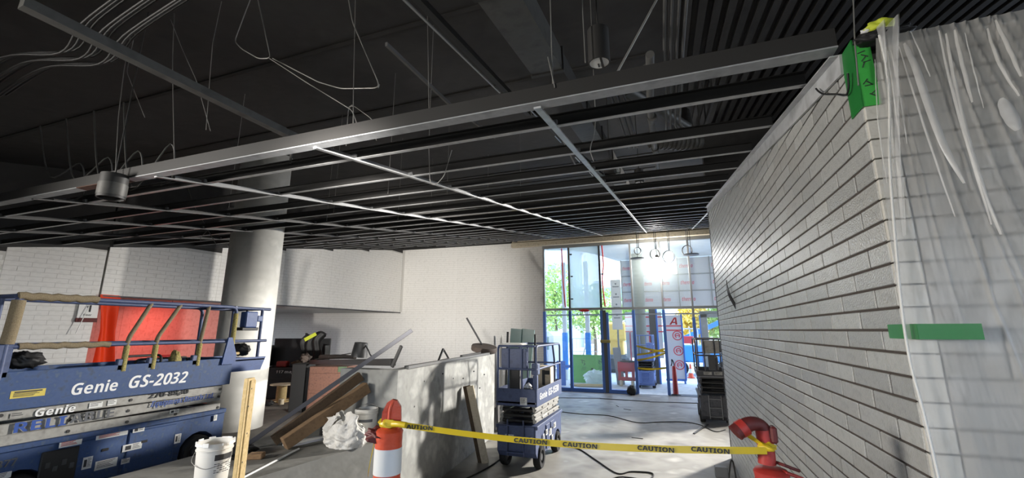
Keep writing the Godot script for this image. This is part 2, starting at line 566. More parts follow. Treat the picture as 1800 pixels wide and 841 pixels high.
func structure() -> void:
	var st := S()
	box(st, Vector3(-4, -0.15, -7.1), Vector3(26, 0.3, 22.2))
	struct("floor", st, M.floor)
	# upper landing where the picture is taken from, and the ledge that runs on to the guard wall
	st = S()
	slab(st, [Vector2(-4.05, -2.7), Vector2(WX, -2.7), Vector2(WX, 7), Vector2(-5.3, 7), Vector2(-5.3, -5.56), Vector2(-3.66, -5.36), Vector2(-3.95, -3.46)], 0.0, 1.0)
	struct("floor_landing", st, M.slab)
	st = S()
	slab(st, [Vector2(-5.3, 7), Vector2(-16, 7), Vector2(-26, -12), Vector2(-26, -18.2), Vector2(-4.4, -12), Vector2(-4.25, -10.05), Vector2(-3.9, -5.5), Vector2(-5.3, -5.5)], 0.0, 0.53)
	struct("floor_left", st, M.leftfloor)
	# concrete guard wall with a return end
	st = S()
	slab(st, [Vector2(-3.66, -5.36), Vector2(-4.10, -10.0), Vector2(-4.30, -10.0), Vector2(-3.88, -5.56), Vector2(-4.66, -5.56), Vector2(-4.66, -5.36)], 0.0, 1.865)
	var gw := struct("wall_guard", st, M.concrete)
	st = S()
	bar(st, Vector3(-3.70, 1.885, -5.62), Vector3(-4.07, 1.885, -9.55), 0.07, 0.05, Vector3.UP, 0.004)
	put("edge_angle", st, M.frame_dark, gw, "grey steel angle along the wall top")
	for q in [[-3.75, 1.63, 6.2], [-3.80, 1.68, 6.9], [-3.86, 1.55, 7.4], [-3.9, 1.5, 7.9], [-3.95, 1.58, 8.5], [-3.99, 1.2, 8.9], [-4.02, 1.45, 9.2], [-3.72, 1.3, 5.9]]:
		st = S()
		tube(st, [Vector3(q[0] - 0.03, q[1], -q[2]), Vector3(q[0] + 0.012, q[1], -q[2])], 0.014, 8)
		put("tie_hole", st, M.charcoal, gw)
	# round concrete column
	st = S()
	lathe(st, [Vector2(0.5, 0), Vector2(0.5, 6.9)], Transform3D(Basis.IDENTITY, Vector3(-8.3, 0.53, -6.66)), 48)
	struct("column", st, M.column)
	# deck above the grid
	st = S()
	var d0 := Vector3(-6, gy(4) + DECK + 0.1, 4)
	var tilt := Basis(Vector3.RIGHT, atan(GS))
	box(st, Vector3(-6, gy(-8) + DECK + 0.12, -8), Vector3(44, 0.24, 32), 0, tilt)
	var ce := struct("ceiling", st, M.deck)
	for i in 9:     # seams of the precast panels
		st = S()
		var z := -1.6 - i * 1.9
		bar(st, Vector3(-14, gy(z) + DECK - 0.012, z), Vector3(0.0, gy(z) + DECK - 0.012, z), 0.05, 0.02)
		put("panel_rib", st, M.deck, ce)
	for i in 26:    # fluted steel deck beside the brick wall
		st = S()
		var x := 0.25 + i * 0.15
		bar(st, Vector3(x, gy(-1) + DECK - 0.05, -1), Vector3(x, gy(-12) + DECK - 0.05, -12), 0.08, 0.075)
		put("flute", st, M.deck, ce)
	# closing walls outside the picture
	st = S()
	box(st, Vector3(6.5, 3.5, 5.2), Vector3(3, 7, 0.3))
	box(st, Vector3(-11.0, 3.5, 5.2), Vector3(14, 7, 0.3))
	box(st, Vector3(0.5, 1.1, 5.2), Vector3(9, 2.2, 0.3))
	box(st, Vector3(0.5, 6.0, 5.2), Vector3(9, 1.6, 0.3))
	struct("wall_rear", st, M.white_brick)
	st = S()
	box(st, Vector3(6.9, 4.3, -13.8), Vector3(0.3, 8.8, 8.4))
	struct("wall_right_far", st, M.white_brick)
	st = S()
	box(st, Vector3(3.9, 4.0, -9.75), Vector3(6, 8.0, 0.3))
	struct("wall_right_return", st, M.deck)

# ---------------------------------------------------------------- grey brick wall
func cam_px(p: Vector3) -> Vector3:      # where a point falls in the view, for sorting the bricks by size
	var b := Basis.from_euler(Vector3(deg_to_rad(12), deg_to_rad(20.05), 0))
	var q := b.inverse() * (p - Vector3(0, 2.42, 0))
	return Vector3(q.x / -q.z, q.y / -q.z, -q.z)

func top_line(z: float) -> float:
	return gy(z) - 0.03

func brick_wall() -> void:
	var H := 0.0925
	var L := 0.42
	var z0 := -2.23
	var z1 := -9.62
	var x := WX
	# mortar core
	var st := S()
	prism(st, [Vector2(-z0 + 0.03, 0), Vector2(-z1, 0), Vector2(-z1, top_line(z1)), Vector2(-z0 + 0.03, top_line(z0))], 0.18, Transform3D(Basis(Vector3.FORWARD, Vector3.UP, Vector3.RIGHT), Vector3(x + 0.007, 0, 0)))
	var w := struct("wall_right", st, M.mortar)
	var full := {}
	var list := []
	var c0 := -26
	for row in range(c0, 31):
		var yb := 2.42 + row * H
		if yb < 0.0:
			continue
		var off := 0.0 if row % 2 == 0 else L * 0.5
		var u := -z0 - off + 0.0
		if off > 0.0:
			u = -z0 - L * 0.5
		while u < -z1:
			var a := maxf(u, -z0)
			var b := minf(u + L, -z1)
			u += L
			if b - a < 0.06:
				continue
			if yb > top_line(-b) - 0.03:
				continue
			var p := cam_px(Vector3(x, yb + H / 2, -(a + b) / 2))
			var seen := absf(p.x) < 1.25 and absf(p.y) < 0.6
			list.append({"a": a, "b": b, "y": yb, "k": (p.z * p.z / (1.0 if b - a > 0.3 else 0.6)) if seen else 1e6 + p.z})
	list.sort_custom(func(p, q): return p.k < q.k)
	var jt := 0.011
	var kinds := ["brick_a", "brick_b", "brick_c", "brick_d"]
	var rest := S()
	for i in list.size():
		var q = list[i]
		var a: float = q.a + jt * 0.75
		var b: float = q.b - jt * 0.75
		var y0: float = q.y + jt * 0.5
		var y1: float = q.y + H - jt * 0.5
		var cut := y1 > top_line(-a)
		var key := "%.2f" % (b - a)
		if i < 300:
			var me
			if cut:
				var t := S()
				prism(t, [Vector2(a, y0), Vector2(b, y0), Vector2(b, minf(y1, top_line(-b))), Vector2(a, minf(y1, top_line(-a)))], 0.03, Transform3D(Basis(Vector3.FORWARD, Vector3.UP, Vector3.RIGHT), Vector3(x, 0, 0)))
				me = t.commit()
			else:
				if not full.has(key):
					var t := S()
					box(t, Vector3.ZERO, Vector3(0.03, y1 - y0, b - a), 0.003)
					full[key] = t.commit()
				me = full[key]
			var o := put("brick", me, M[kinds[rng.randi() % 4]], w)
			if not cut:
				o.position = Vector3(x + 0.015 + rng.randf_range(-0.0012, 0.0012), (y0 + y1) / 2, -(a + b) / 2)
		elif cut:
			prism(rest, [Vector2(a, y0), Vector2(b, y0), Vector2(b, minf(y1, top_line(-b))), Vector2(a, minf(y1, top_line(-a)))], 0.03, Transform3D(Basis(Vector3.FORWARD, Vector3.UP, Vector3.RIGHT), Vector3(x, 0, 0)))
		else:
			box(rest, Vector3(x + 0.015 + rng.randf_range(-0.0012, 0.0012), (y0 + y1) / 2, -(a + b) / 2), Vector3(0.03, y1 - y0, b - a), 0.003)
	put("brickwork", rest, M.brick_a, w, "", "stuff")
	# the end of the wall: pale brick ends, then blocks behind the plastic
	st = S()
	box(st, Vector3(x + 1.62, 1.84, z0 - 0.10), Vector3(3.2, 3.68, 0.17))
	var e := struct("wall_end", st, M.mortar_pale)
	for row in range(-10, 13):
		var yb := 2.42 + row * H
		var t := S()
		box(t, Vector3(x + 0.05, yb + H / 2, z0 - 0.006), Vector3(0.092, H - 0.007, 0.03), 0.002)
		put("brick", t, M.brick_end, e)
	for row in range(-5, 7):
		var yb := 2.42 + row * H * 2
		var xx := x + 0.105 - (0.2 if row % 2 else 0.0)
		while xx < x + 1.9:
			var xa := maxf(xx, x + 0.105)
			var xb := xx + 0.39
			xx += 0.4
			if xb - xa < 0.05:
				continue
			for half in 2:
				var t := S()
				box(t, Vector3((xa + xb) / 2, yb + H * (0.5 + half), z0 - 0.01), Vector3(xb - xa, H - 0.012, 0.03), 0.003)
				put("brick", t, M.block, e)
	# sloping steel angle under plastic along the wall top
	st = S()
	bar(st, Vector3(x - 0.012, top_line(z0) - 0.03, z0 - 0.1), Vector3(x - 0.012, top_line(z1) - 0.03, z1), 0.012, 0.1)
	bar(st, Vector3(x - 0.03, top_line(z0) + 0.02, z0 - 0.1), Vector3(x - 0.03, top_line(z1) + 0.02, z1), 0.05, 0.006)
	struct("trim_1", st, M.flange)

# ---------------------------------------------------------------- white painted brick walls
# lays courses between two plan points; returns the pieces as [a, b, y]
func run_bricks(st: SurfaceTool, p: Vector2, q: Vector2, y0: float, y1: float, side: float, H := 0.1, L := 0.4, keep = null) -> void:
	var d := (q - p).normalized()
	var len := p.distance_to(q)
	var n := Vector2(-d.y, d.x) * side
	var x3 := Vector3(d.x, 0, d.y)
	var n3 := Vector3(n.x, 0, n.y)
	var b := Basis(x3, Vector3.UP, n3)
	var rows := int((y1 - y0) / H)
	for r in rows:
		var u := -L * 0.5 * (r % 2)
		while u < len - 0.01:
			var a := maxf(u, 0.0)
			var e := minf(u + L, len)
			u += L
			if e - a < 0.03:
				continue
			var c2 := p + d * (a + e) / 2
			var c := Vector3(c2.x, y0 + (r + 0.5) * H, c2.y) + n3 * (-0.0065 + rng.randf() * 0.001)
			var s := Vector3(e - a - 0.008, H - 0.008, 0.022)
			if keep != null:
				var t := S()
				box(t, Vector3.ZERO, s, 0.0, b)
				var o := put("brick", t, M.white_brick, keep)
				o.position = c
			else:
				var f := c + n3 * 0.011
				var hx := x3 * s.x / 2
				var hy := Vector3.UP * s.y / 2
				quad(st, f - hx - hy, f + hx - hy, f + hx + hy, f - hx + hy, n3)
				quad(st, f - hx + hy, f + hx + hy, f + hx + hy - n3 * 0.022, f - hx + hy - n3 * 0.022, Vector3.UP)
				quad(st, f - hx - hy, f + hx - hy, f + hx - hy - n3 * 0.022, f - hx - hy - n3 * 0.022, Vector3.DOWN)
				quad(st, f + hx - hy, f + hx + hy, f + hx + hy - n3 * 0.022, f + hx - hy - n3 * 0.022, x3)
				quad(st, f - hx - hy, f - hx + hy, f - hx + hy - n3 * 0.022, f - hx - hy - n3 * 0.022, -x3)

func core(st: SurfaceTool, pts: Array, y0: float, y1: float, th: float, side: float) -> void:
	for i in pts.size() - 1:
		var p: Vector2 = pts[i]
		var q: Vector2 = pts[i + 1]
		var d := (q - p).normalized()
		var n := Vector2(-d.y, d.x) * side
		slab(st, [p, q, q - n * th, p - n * th], y0, y1)

func white_walls() -> void:
	# left wall up to the recess
	var lp := [Vector2(-13.35, -1.6), Vector2(-13.05, -3.0), Vector2(-12.75, -4.6), Vector2(-12.4, -6.1)]
	var st := S()
	for i in 3:
		core(st, [lp[i], lp[i + 1]], 0.53, gy(lp[i].y) + 0.12, 0.3, 1.0)
	var w := struct("wall_left", st, M.white_joint)
	for i in 3:
		run_bricks(null, lp[i], lp[i + 1], 2.23 if i < 2 else 1.73, gy(lp[i].y) + 0.1, 1.0, 0.1, 0.4, w)
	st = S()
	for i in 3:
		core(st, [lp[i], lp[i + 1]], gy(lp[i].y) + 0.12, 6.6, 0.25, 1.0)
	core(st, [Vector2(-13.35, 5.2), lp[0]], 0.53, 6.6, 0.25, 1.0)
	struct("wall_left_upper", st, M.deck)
	# upper wall over the recess
	var up := [Vector2(-12.38, -6.13), Vector2(-12.05, -8.6), Vector2(-11.85, -10.6), Vector2(-11.74, -12.6), Vector2(-11.70, -14.6), Vector2(-11.68, -16.98)]
	st = S()
	for i in up.size() - 1:
		core(st, [up[i], up[i + 1]], 3.2, gy(up[i].y) + 0.2, 0.4, 1.0)
	slab(st, [Vector2(-12.38, -6.13), Vector2(-12.05, -8.6), Vector2(-11.85, -10.6), Vector2(-11.74, -12.6), Vector2(-11.70, -14.6), Vector2(-11.68, -16.98), Vector2(-26, -16.6), Vector2(-26, -6.0)], 3.2, 3.3)
	w = struct("wall_upper", st, M.white_joint)
	var bs := S()
	for i in up.size() - 1:
		run_bricks(bs, up[i], up[i + 1], 3.22, gy(up[i].y) + 0.2, 1.0)
	put("brickwork", bs, M.white_brick, w, "", "stuff")
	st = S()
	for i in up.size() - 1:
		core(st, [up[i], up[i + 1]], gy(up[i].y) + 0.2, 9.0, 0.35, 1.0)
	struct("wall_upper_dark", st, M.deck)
	st = S()
	for i in up.size() - 1:
		bar(st, Vector3(up[i].x + 0.02, 3.2, up[i].y), Vector3(up[i + 1].x + 0.02, 3.2, up[i + 1].y), 0.06, 0.03)
	put("steel_lintel", st, M.stud, w)
	# far wall, running from the glass wall back under the upper wall
	var fp := [Vector2(-6.16, -18.0), Vector2(-9.1, -17.6), Vector2(-11.6, -17.05), Vector2(-14.5, -16.5), Vector2(-19, -15.3)]
	st = S()
	core(st, fp, 0.0, 8.8, 0.3, -1.0)
	w = struct("wall_back", st, M.white_joint)
	bs = S()
	for i in fp.size() - 1:
		run_bricks(bs, fp[i], fp[i + 1], 0.55, 7.0 if i < 2 else 3.3, -1.0)
	put("brickwork", bs, M.white_brick, w, "", "stuff")
	# strip of wall between the far wall and the glass
	st = S()
	core(st, [Vector2(-6.16, -18.0), Vector2(-5.12, -18.0)], 0.0, 8.8, 0.3, 1.0)
	w = struct("wall_jamb", st, M.white_joint)
	bs = S()
	run_bricks(bs, Vector2(-6.16, -18.0), Vector2(-5.12, -18.0), 0.05, 7.0, 1.0)
	put("brickwork", bs, M.white_brick, w, "", "stuff")
	# recess behind the orange sheet
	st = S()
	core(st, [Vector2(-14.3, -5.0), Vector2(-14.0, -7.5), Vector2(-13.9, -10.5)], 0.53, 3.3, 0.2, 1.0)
	mott("salmon_brick", [[200, 132, 122], [218, 152, 142], [210, 143, 133]], 0.9, 0.7, 0.02)  # wall brick with the red light of the recess put into its colour
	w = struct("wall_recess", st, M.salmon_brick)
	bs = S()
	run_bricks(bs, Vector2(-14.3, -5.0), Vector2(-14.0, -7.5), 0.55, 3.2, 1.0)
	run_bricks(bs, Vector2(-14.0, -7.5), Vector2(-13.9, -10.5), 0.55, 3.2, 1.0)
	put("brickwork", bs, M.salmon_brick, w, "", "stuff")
	# black line where the sloping grid meets the walls
	st = S()
	var edge := [Vector2(-13.3, -1.6)] + lp.slice(1) + up + [Vector2(-11.58, -17.02), Vector2(-9.1, -17.56), Vector2(-6.16, -17.94), Vector2(-5.0, -17.9)]
	for i in edge.size() - 1:
		var p: Vector2 = edge[i]
		var q: Vector2 = edge[i + 1]
		bar(st, Vector3(p.x + 0.04, gy(p.y) + 0.25, p.y + 0.02), Vector3(q.x + 0.04, gy(q.y) + 0.25, q.y + 0.02), 0.04, 0.6)
	struct("trim_2", st, M.web)

# ---------------------------------------------------------------- glass wall at the far end
const GZW := -18.0
func glass_wall() -> void:
	var st := S()
	bar(st, Vector3(-5.12, 5.97, GZW), Vector3(7, 5.97, GZW), 0.14, 0.12)
	var w := struct("window_1", st, M.frame)
	st = S()
	bar(st, Vector3(-5.12, 3.28, GZW), Vector3(7, 3.28, GZW), 0.14, 0.09)
	put("transom", st, M.frame, w)
	st = S()
	bar(st, Vector3(-5.12, 3.05, GZW - 0.25), Vector3(7, 3.05, GZW - 0.25), 0.1, 0.05)
	put("transom", st, M.frame, w)
	var xs := [-5.08, -3.97, -2.67, -1.41, -0.27, 0.80, 1.95, 3.1, 4.3, 5.5, 6.8]
	for i in xs.size():
		st = S()
		box(st, Vector3(xs[i], 4.62, GZW), Vector3(0.07, 2.62, 0.13), 0.005)
		put("mullion", st, M.frame_dark if i in [1, 2] else M.frame, w)
		st = S()
		box(st, Vector3(xs[i], 1.62, GZW), Vector3(0.08, 3.24, 0.13), 0.005)
		put("mullion", st, M.frame, w)
		if i < 6:
			st = S()
			var top := 3.2 if i < 5 else 2.9
			box(st, Vector3(xs[i], top / 2 + 0.02, GZW + 0.005), Vector3(0.11, top - 0.04, 0.15), 0.004)
			put("blue_film", st, M.bluefilm, w, "blue protective film round the mullion")
	# panes
	for i in xs.size() - 1:
		st = S()
		box(st, Vector3((xs[i] + xs[i + 1]) / 2, 4.62, GZW), Vector3(xs[i + 1] - xs[i] - 0.06, 2.58, 0.012))
		put("pane", st, M.frost if i == 1 else M.glass, w, "frosted white pane" if i == 1 else "")
		if i in [3, 4]:
			continue     # the two open doorways
		st = S()
		box(st, Vector3((xs[i] + xs[i + 1]) / 2, 1.68, GZW), Vector3(xs[i + 1] - xs[i] - 0.08, 3.1, 0.012))
		put("pane", st, M.glass, w)
		st = S()
		box(st, Vector3((xs[i] + xs[i + 1]) / 2, 0.07, GZW), Vector3(xs[i + 1] - xs[i] - 0.02, 0.14, 0.15), 0.005)
		put("sill", st, M.bluefilm if i < 3 else M.frame, w)
	# the double stile of the closed door leaf
	st = S()
	box(st, Vector3(-2.56, 1.62, GZW + 0.02), Vector3(0.13, 3.2, 0.12), 0.005)
	put("door_stile", st, M.frame_dark, w, "dark grey stile of the door leaf")
	st = S()
	box(st, Vector3(-2.44, 1.58, GZW + 0.02), Vector3(0.09, 3.1, 0.13), 0.005)
	put("blue_film", st, M.bluefilm, w)
	st = S()
	box(st, Vector3(-2.55, 1.98, GZW + 0.12), Vector3(0.4, 0.12, 0.08), 0.02)
	put("padded_handle", st, M.foam_yellow, w, "door handle wrapped in pale yellow tape")
	# red tape runs on the upper mullions and at the transom
	for q in [[-4.26, -4.15, 5.88, 3.36], [-2.53, -2.5, 5.9, 3.36]]:
		st = S()
		tube(st, curve([Vector3(q[0], q[2], GZW + 0.06), Vector3(q[0] + 0.03, 5.1, GZW + 0.09), Vector3(q[1] - 0.07, 4.4, GZW + 0.06), Vector3(q[1], q[3], GZW + 0.09)], 8), 0.028, 6)
		put("red_tape", st, M.redtape, w, "ragged strip of red tape")
	st = S()
	blob(st, Vector3(-3.35, 3.22, GZW + 0.1), Vector3(0.2, 0.05, 0.02), 5, 0.3, 8)
	put("red_tape", st, M.redtape, w)
	for q in [[-3.86, 5.6], [-3.84, 4.65], [-3.86, 3.7], [-2.56, 4.7]]:
		st = S()
		box(st, Vector3(q[0], q[1], GZW + 0.09), Vector3(0.1, 0.05, 0.05), 0.01)
		put("glazing_clip", st, M.charcoal, w)
	# beige bulkhead above the glass
	st = S()
	bar(st, Vector3(-6.5, 6.13, -17.78), Vector3(7, 6.13, -17.78), 0.2, 0.2, Vector3.UP, 0.01)
	bar(st, Vector3(-6.5, 7.4, -17.9), Vector3(7, 7.4, -17.9), 0.2, 2.4)
	struct("trim_3", st, M.beige)

# ---------------------------------------------------------------- ceiling grid
const ORD := ["first", "second", "third", "fourth", "fifth", "sixth", "seventh", "eighth", "ninth", "tenth", "eleventh", "twelfth", "thirteenth", "fourteenth", "fifteenth", "sixteenth", "seventeenth", "eighteenth", "nineteenth"]

func ceiling_grid() -> void:
	# deep front beam with its pale underside
	var yb := gy(-2.33)
	var o := thing("ceiling_beam", "big dark front beam of the ceiling grid with a wide pale steel underside", "ceiling beam", Vector3(0, yb, -2.33))
	var st := S()
	bar(st, Vector3(-13.0, 0.055, -0.03), Vector3(0.86, 0.055, -0.03), 0.012, 0.11)
	bar(st, Vector3(-13.0, 0.107, 0.0), Vector3(0.86, 0.107, 0.0), 0.06, 0.006)
	bar(st, Vector3(-13.0, 0.055, 0.035), Vector3(0.86, 0.055, 0.035), 0.004, 0.10)
	put("web", st, M.web, o)
	st = S()
	bar(st, Vector3(-4.6, 0.0, 0.0), Vector3(0.86, 0.0, 0.0), 0.085, 0.008)
	bar(st, Vector3(-13.0, 0.0, 0.0), Vector3(-5.35, 0.0, 0.0), 0.085, 0.008)
	put("flange", st, M.beam_flange, o)
	st = S()
	bar(st, Vector3(-5.35, 0.0, 0.0), Vector3(-4.6, 0.0, 0.0), 0.085, 0.008)
	put("flange_end", st, M.redwood, o, "rust red stretch of the underside")
	# channels across the room
	for k in 18:
		var z := -2.78 - k * 0.845
		var y := gy(z)
		var xr := 0.86 if z > -9.5 else 6.7
		var xl := -12.9 + 0.09 * (-z - 2.3) if -z < 12 else (-11.9 if -z < 16.2 else -9.5)
		o = thing("ceiling_channel", "dark steel channel crossing the ceiling grid, %s row back from the big front beam" % ORD[k], "ceiling channel", Vector3(0, y, z), 0.0, "channels across the ceiling grid")
		st = S()
		bar(st, Vector3(xl, 0.045, -0.016), Vector3(xr, 0.045, -0.016), 0.004, 0.09)
		bar(st, Vector3(xl, 0.088, 0.0), Vector3(xr, 0.088, 0.0), 0.034, 0.004)
		put("web", st, M.web, o)
		st = S()
		bar(st, Vector3(xl, 0.0, 0.0), Vector3(xr, 0.0, 0.0), 0.036, 0.004)
		put("flange", st, M.flange, o)
	# runners under the channels
	var rx := [-0.685, -2.43, -4.25, -6.2, -8.0, -9.9]
	for i in rx.size():
		var x: float = rx[i]
		var z1 := -17.7 if x > -6.5 else (-17.2 if x > -9 else -16.6)
		o = thing("ceiling_runner", "pale steel runner towards the glass wall, %s out from the grey brick wall" % ORD[i], "ceiling runner", Vector3(x, 0, 0), 0.0, "runners under the ceiling channels")
		st = S()
		bar(st, Vector3(0, gy(-2.33) - 0.012, -2.33), Vector3(0, gy(z1) - 0.012, z1), 0.046 if i == 0 else 0.036, 0.012)
		put("rail", st, M.flange if i < 2 else (M.steel_dull if i == 2 else M.darkgrey), o)
		st = S()
		bar(st, Vector3(-0.02, gy(-2.5) + 0.012, -2.5), Vector3(-0.02, gy(z1) + 0.012, z1), 0.004, 0.04)
		put("web", st, M.steel_dull if i < 3 else M.web, o)
		for k in 18:
			var z := -2.78 - k * 0.845
			if z < z1:
				continue
			st = S()
			box(st, Vector3(0.0, gy(z) + 0.018, z + 0.03), Vector3(0.05, 0.03, 0.025), 0.004)
			put("clip", st, M.steel_dull, o)
	o = thing("ceiling_runner", "short pale steel runner just past the far end of the grey brick wall", "ceiling runner", Vector3(1.0, 0, 0))
	st = S()
	bar(st, Vector3(0, gy(-9.7) - 0.01, -9.7), Vector3(0, gy(-17.6) - 0.01, -17.6), 0.04, 0.01)
	put("rail", st, M.flange, o)

func wire(pts: Array, label: String, r: float, grp: String) -> void:
	var st := S()
	tube(st, soft(pts, 0.05), r, 6)
	one("hanger_wire", st, M.wire, label, "wire", grp)

func hang(x: float, z: float, y0: float, label: String, extra := [], r := 0.004, grp := "hanger wires") -> void:
	var st := S()
	var top := Vector3(x, gy(z) + DECK - 0.01, z)
	if extra.is_empty():
		tube(st, [top, Vector3(x + 0.004, (top.y + y0) / 2, z), Vector3(x, y0, z)], r, 5)
	else:
		tube(st, soft([top] + extra, 0.05), r, 5)
	one("hanger_wire", st, M.wire, label, "wire", grp)

func ceiling_services() -> void:
	var st: SurfaceTool
	var o: Node3D
	# hanger wires
	wire([Vector3(-4.9, 5.4, -2.25), Vector3(-4.89, 4.95, -2.25), Vector3(-4.82, 4.42, -2.25), Vector3(-4.68, 3.8, -2.25)], "pale wire hanging straight above the black canister by the front beam", 0.004, "hanger wires")
	wire([Vector3(-4.88, 5.4, -2.27), Vector3(-4.88, 4.92, -2.27), Vector3(-4.45, 4.35, -2.27)], "slack wire slanting away from the one above the black canister", 0.003, "hanger wires")
	wire([Vector3(-4.42, 5.5, -2.33), Vector3(-4.31, 4.94, -2.33), Vector3(-4.02, 3.86, -2.33)], "long straight wire dropping to the front beam, right of the black canister", 0.004, "hanger wires")
	wire([Vector3(-2.26, 5.4, -2.4), Vector3(-2.18, 4.27, -2.4), Vector3(-2.15, 3.9, -2.4)], "straight wire behind the wide hook, meeting the front beam near the second runner", 0.003, "hanger wires")
	wire([Vector3(-1.64, 5.4, -2.5), Vector3(-1.62, 4.95, -2.5), Vector3(-1.56, 4.0, -2.5)], "faint straight wire crossing the long bright track above the front beam", 0.003, "hanger wires")
	wire([Vector3(-0.58, 5.4, -2.3), Vector3(-0.58, 4.48, -2.3), Vector3(-0.575, 3.84, -2.3)], "straight wire dropping to the front beam just left of the first runner", 0.004, "hanger wires")
	wire([Vector3(-0.6, 4.07, -2.29), Vector3(-0.56, 3.85, -2.29)], "short stiff wire end crossing the straight wire left of the first runner", 0.004, "hanger wires")
	wire([Vector3(-0.43, 5.4, -2.62), Vector3(-0.43, 4.69, -2.62), Vector3(-0.425, 4.2, -2.62)], "straight wire beside the white-faced downlight above the front beam", 0.004, "hanger wires")
	wire([Vector3(0.93, 5.3, -2.18), Vector3(0.91, 3.95, -2.18), Vector3(0.885, 3.73, -2.18), Vector3(0.868, 3.5, -2.18)], "straight wire falling in front of the green tape on the wall corner", 0.003, "hanger wires")
	wire([Vector3(-4.4, 5.4, -2.3), Vector3(-4.15, 5.02, -2.3), Vector3(-3.87, 4.63, -2.3), Vector3(-3.57, 4.08, -2.3)], "faint slanting wire in the dark above the third runner", 0.003, "hanger wires")
	wire([Vector3(-3.7, 5.4, -2.3), Vector3(-3.68, 4.93, -2.27), Vector3(-3.63, 4.1, -2.3)], "faint straight wire in the dark above the beam, left of the bent wire", 0.003, "hanger wires")
	wire([Vector3(-3.5, 5.6, -2.45), Vector3(-3.54, 5.49, -2.45), Vector3(-3.67, 5.08, -2.45), Vector3(-3.56, 4.97, -2.45), Vector3(-3.32, 4.81, -2.45), Vector3(-3.17, 4.78, -2.45), Vector3(-3.46, 5.5, -2.46)], "bent wire coming down in an open loop at the top left of the middle", 0.005, "dangling wires")
	wire([Vector3(-3.17, 4.79, -2.47), Vector3(-2.59, 4.42, -2.45), Vector3(-2.35, 4.31, -2.45), Vector3(-1.99, 4.24, -2.45), Vector3(-1.98, 4.27, -2.45), Vector3(-2.29, 4.9, -2.45), Vector3(-2.46, 5.5, -2.46)], "long bent wire swinging low across the dark deck in a wide hook", 0.005, "dangling wires")
	wire([Vector3(-3.17, 4.77, -2.44), Vector3(-2.7, 4.43, -2.44), Vector3(-2.21, 4.09, -2.44), Vector3(-2.1, 3.9, -2.4)], "slanting wire running down from the bent loop towards the front beam", 0.004, "dangling wires")
	wire([Vector3(-2.57, 4.0, -2.8), Vector3(-2.58, 4.37, -2.8), Vector3(-2.54, 4.39, -2.8), Vector3(-2.31, 4.21, -2.8), Vector3(-2.25, 4.0, -2.8)], "small bent wire loop standing behind the front beam by the second runner", 0.004, "dangling wires")
	wire([Vector3(-2.25, 5.9, -3.62), Vector3(-2.23, 4.3, -3.6), Vector3(-2.2, 3.89, -3.6), Vector3(-2.14, 3.84, -3.6), Vector3(-2.04, 3.93, -3.6), Vector3(-1.96, 4.2, -3.6)], "hooked wire hanging in a U below the channels by the second runner", 0.004, "dangling wires")
	wire([Vector3(-0.47, 5.9, -3.3), Vector3(-0.47, 4.14, -3.3), Vector3(-0.48, 4.02, -3.3), Vector3(-0.53, 3.86, -3.3), Vector3(-0.5, 3.76, -3.3)], "bent wire beside the first runner, hooked between two channels", 0.004, "dangling wires")
	wire([Vector3(-10.1, 6.0, -6.0), Vector3(-9.49, 5.07, -6.0), Vector3(-8.61, 4.13, -6.0)], "long slanting wire with a hooked end reaching down by the column", 0.007, "dangling wires")
	wire([Vector3(-8.85, 4.47, -5.97), Vector3(-9.07, 4.3, -5.97), Vector3(-9.05, 4.24, -5.97)], "short hooked wire end lying across the long slanting wire", 0.006, "dangling wires")
	var hz := [[-5.0, -5.3], [-5.9, -6.1], [-4.9, -6.9], [-3.5, -6.3], [-3.3, -4.4], [-5.6, -4.0], [-3.9, -9.0], [-5.2, -8.6], [-2.6, -7.6]]
	for q in hz:
		hang(q[0], q[1], gy(q[1]) + 0.02, "thin straight hanger wire of the far grid, %s" % ["above the wood timbers", "left of the column top", "over the middle of the guard wall", "beside the third runner", "between second and third runners near the front", "above the large blue lift's front end", "in the far middle of the grid", "deepest over the white upper wall", "close to the second runner far back"][hz.find(q)], [], 0.004, "far grid hangers")
	# linear track with bright strips
	o = thing("light_track", "long dark track with bright metal strips running back above the grid", "light track", Vector3(-1.45, 4.4, 0))
	st = S()
	bar(st, Vector3(0.05, 0.03, -1.4), Vector3(0.05, 0.5, -4.4), 0.05, 0.05)
	bar(st, Vector3(0.12, 0.5, -4.4), Vector3(0.3, 1.4, -9.5), 0.05, 0.05)
	put("track", st, M.charcoal, o)
	for q in [[-1.5, -3.62], [-4.02, -4.55], [-5.35, -5.7], [-5.95, -6.2], [-6.7, -7.1], [-7.4, -7.8], [-8.1, -8.5]]:
		st = S()
		var f0: float = (-q[0] - 1.4) * 0.165
		var f1: float = (-q[1] - 1.4) * 0.165
		var xo := 0.0 if q[0] > -4 else 0.13
		bar(st, Vector3(xo, f0 - 0.02, q[0]), Vector3(xo, f1 - 0.02, q[1]), 0.016, 0.012)
		put("bright_strip", st, M.steel, o)
	st = S()
	bar(st, Vector3(-1.79, 4.44, -2.26), Vector3(-1.81, 4.5, -3.35), 0.02, 0.03)
	bar(st, Vector3(-1.79, 4.52, -3.5), Vector3(-1.78, 4.62, -4.3), 0.02, 0.03)
	one("unistrut", st, M.conduit, "thin steel strut left of and beside the long bright track", "strut")
	st = S()
	bar(st, Vector3(-3.26, 4.2, -1.0), Vector3(-3.14, 4.16, -2.77), 0.07, 0.06)
	bar(st, Vector3(-3.14, 4.16, -2.75), Vector3(-3.14, 3.9, -2.75), 0.012, 0.02)
	one("unistrut", st, M.duct, "dark square strut slanting down to the front beam at the upper left", "strut")
	# ducts
	o = thing("air_duct", "broad dark air duct right of the long track, jointed in sections", "duct", Vector3(-0.9, 0, 0))
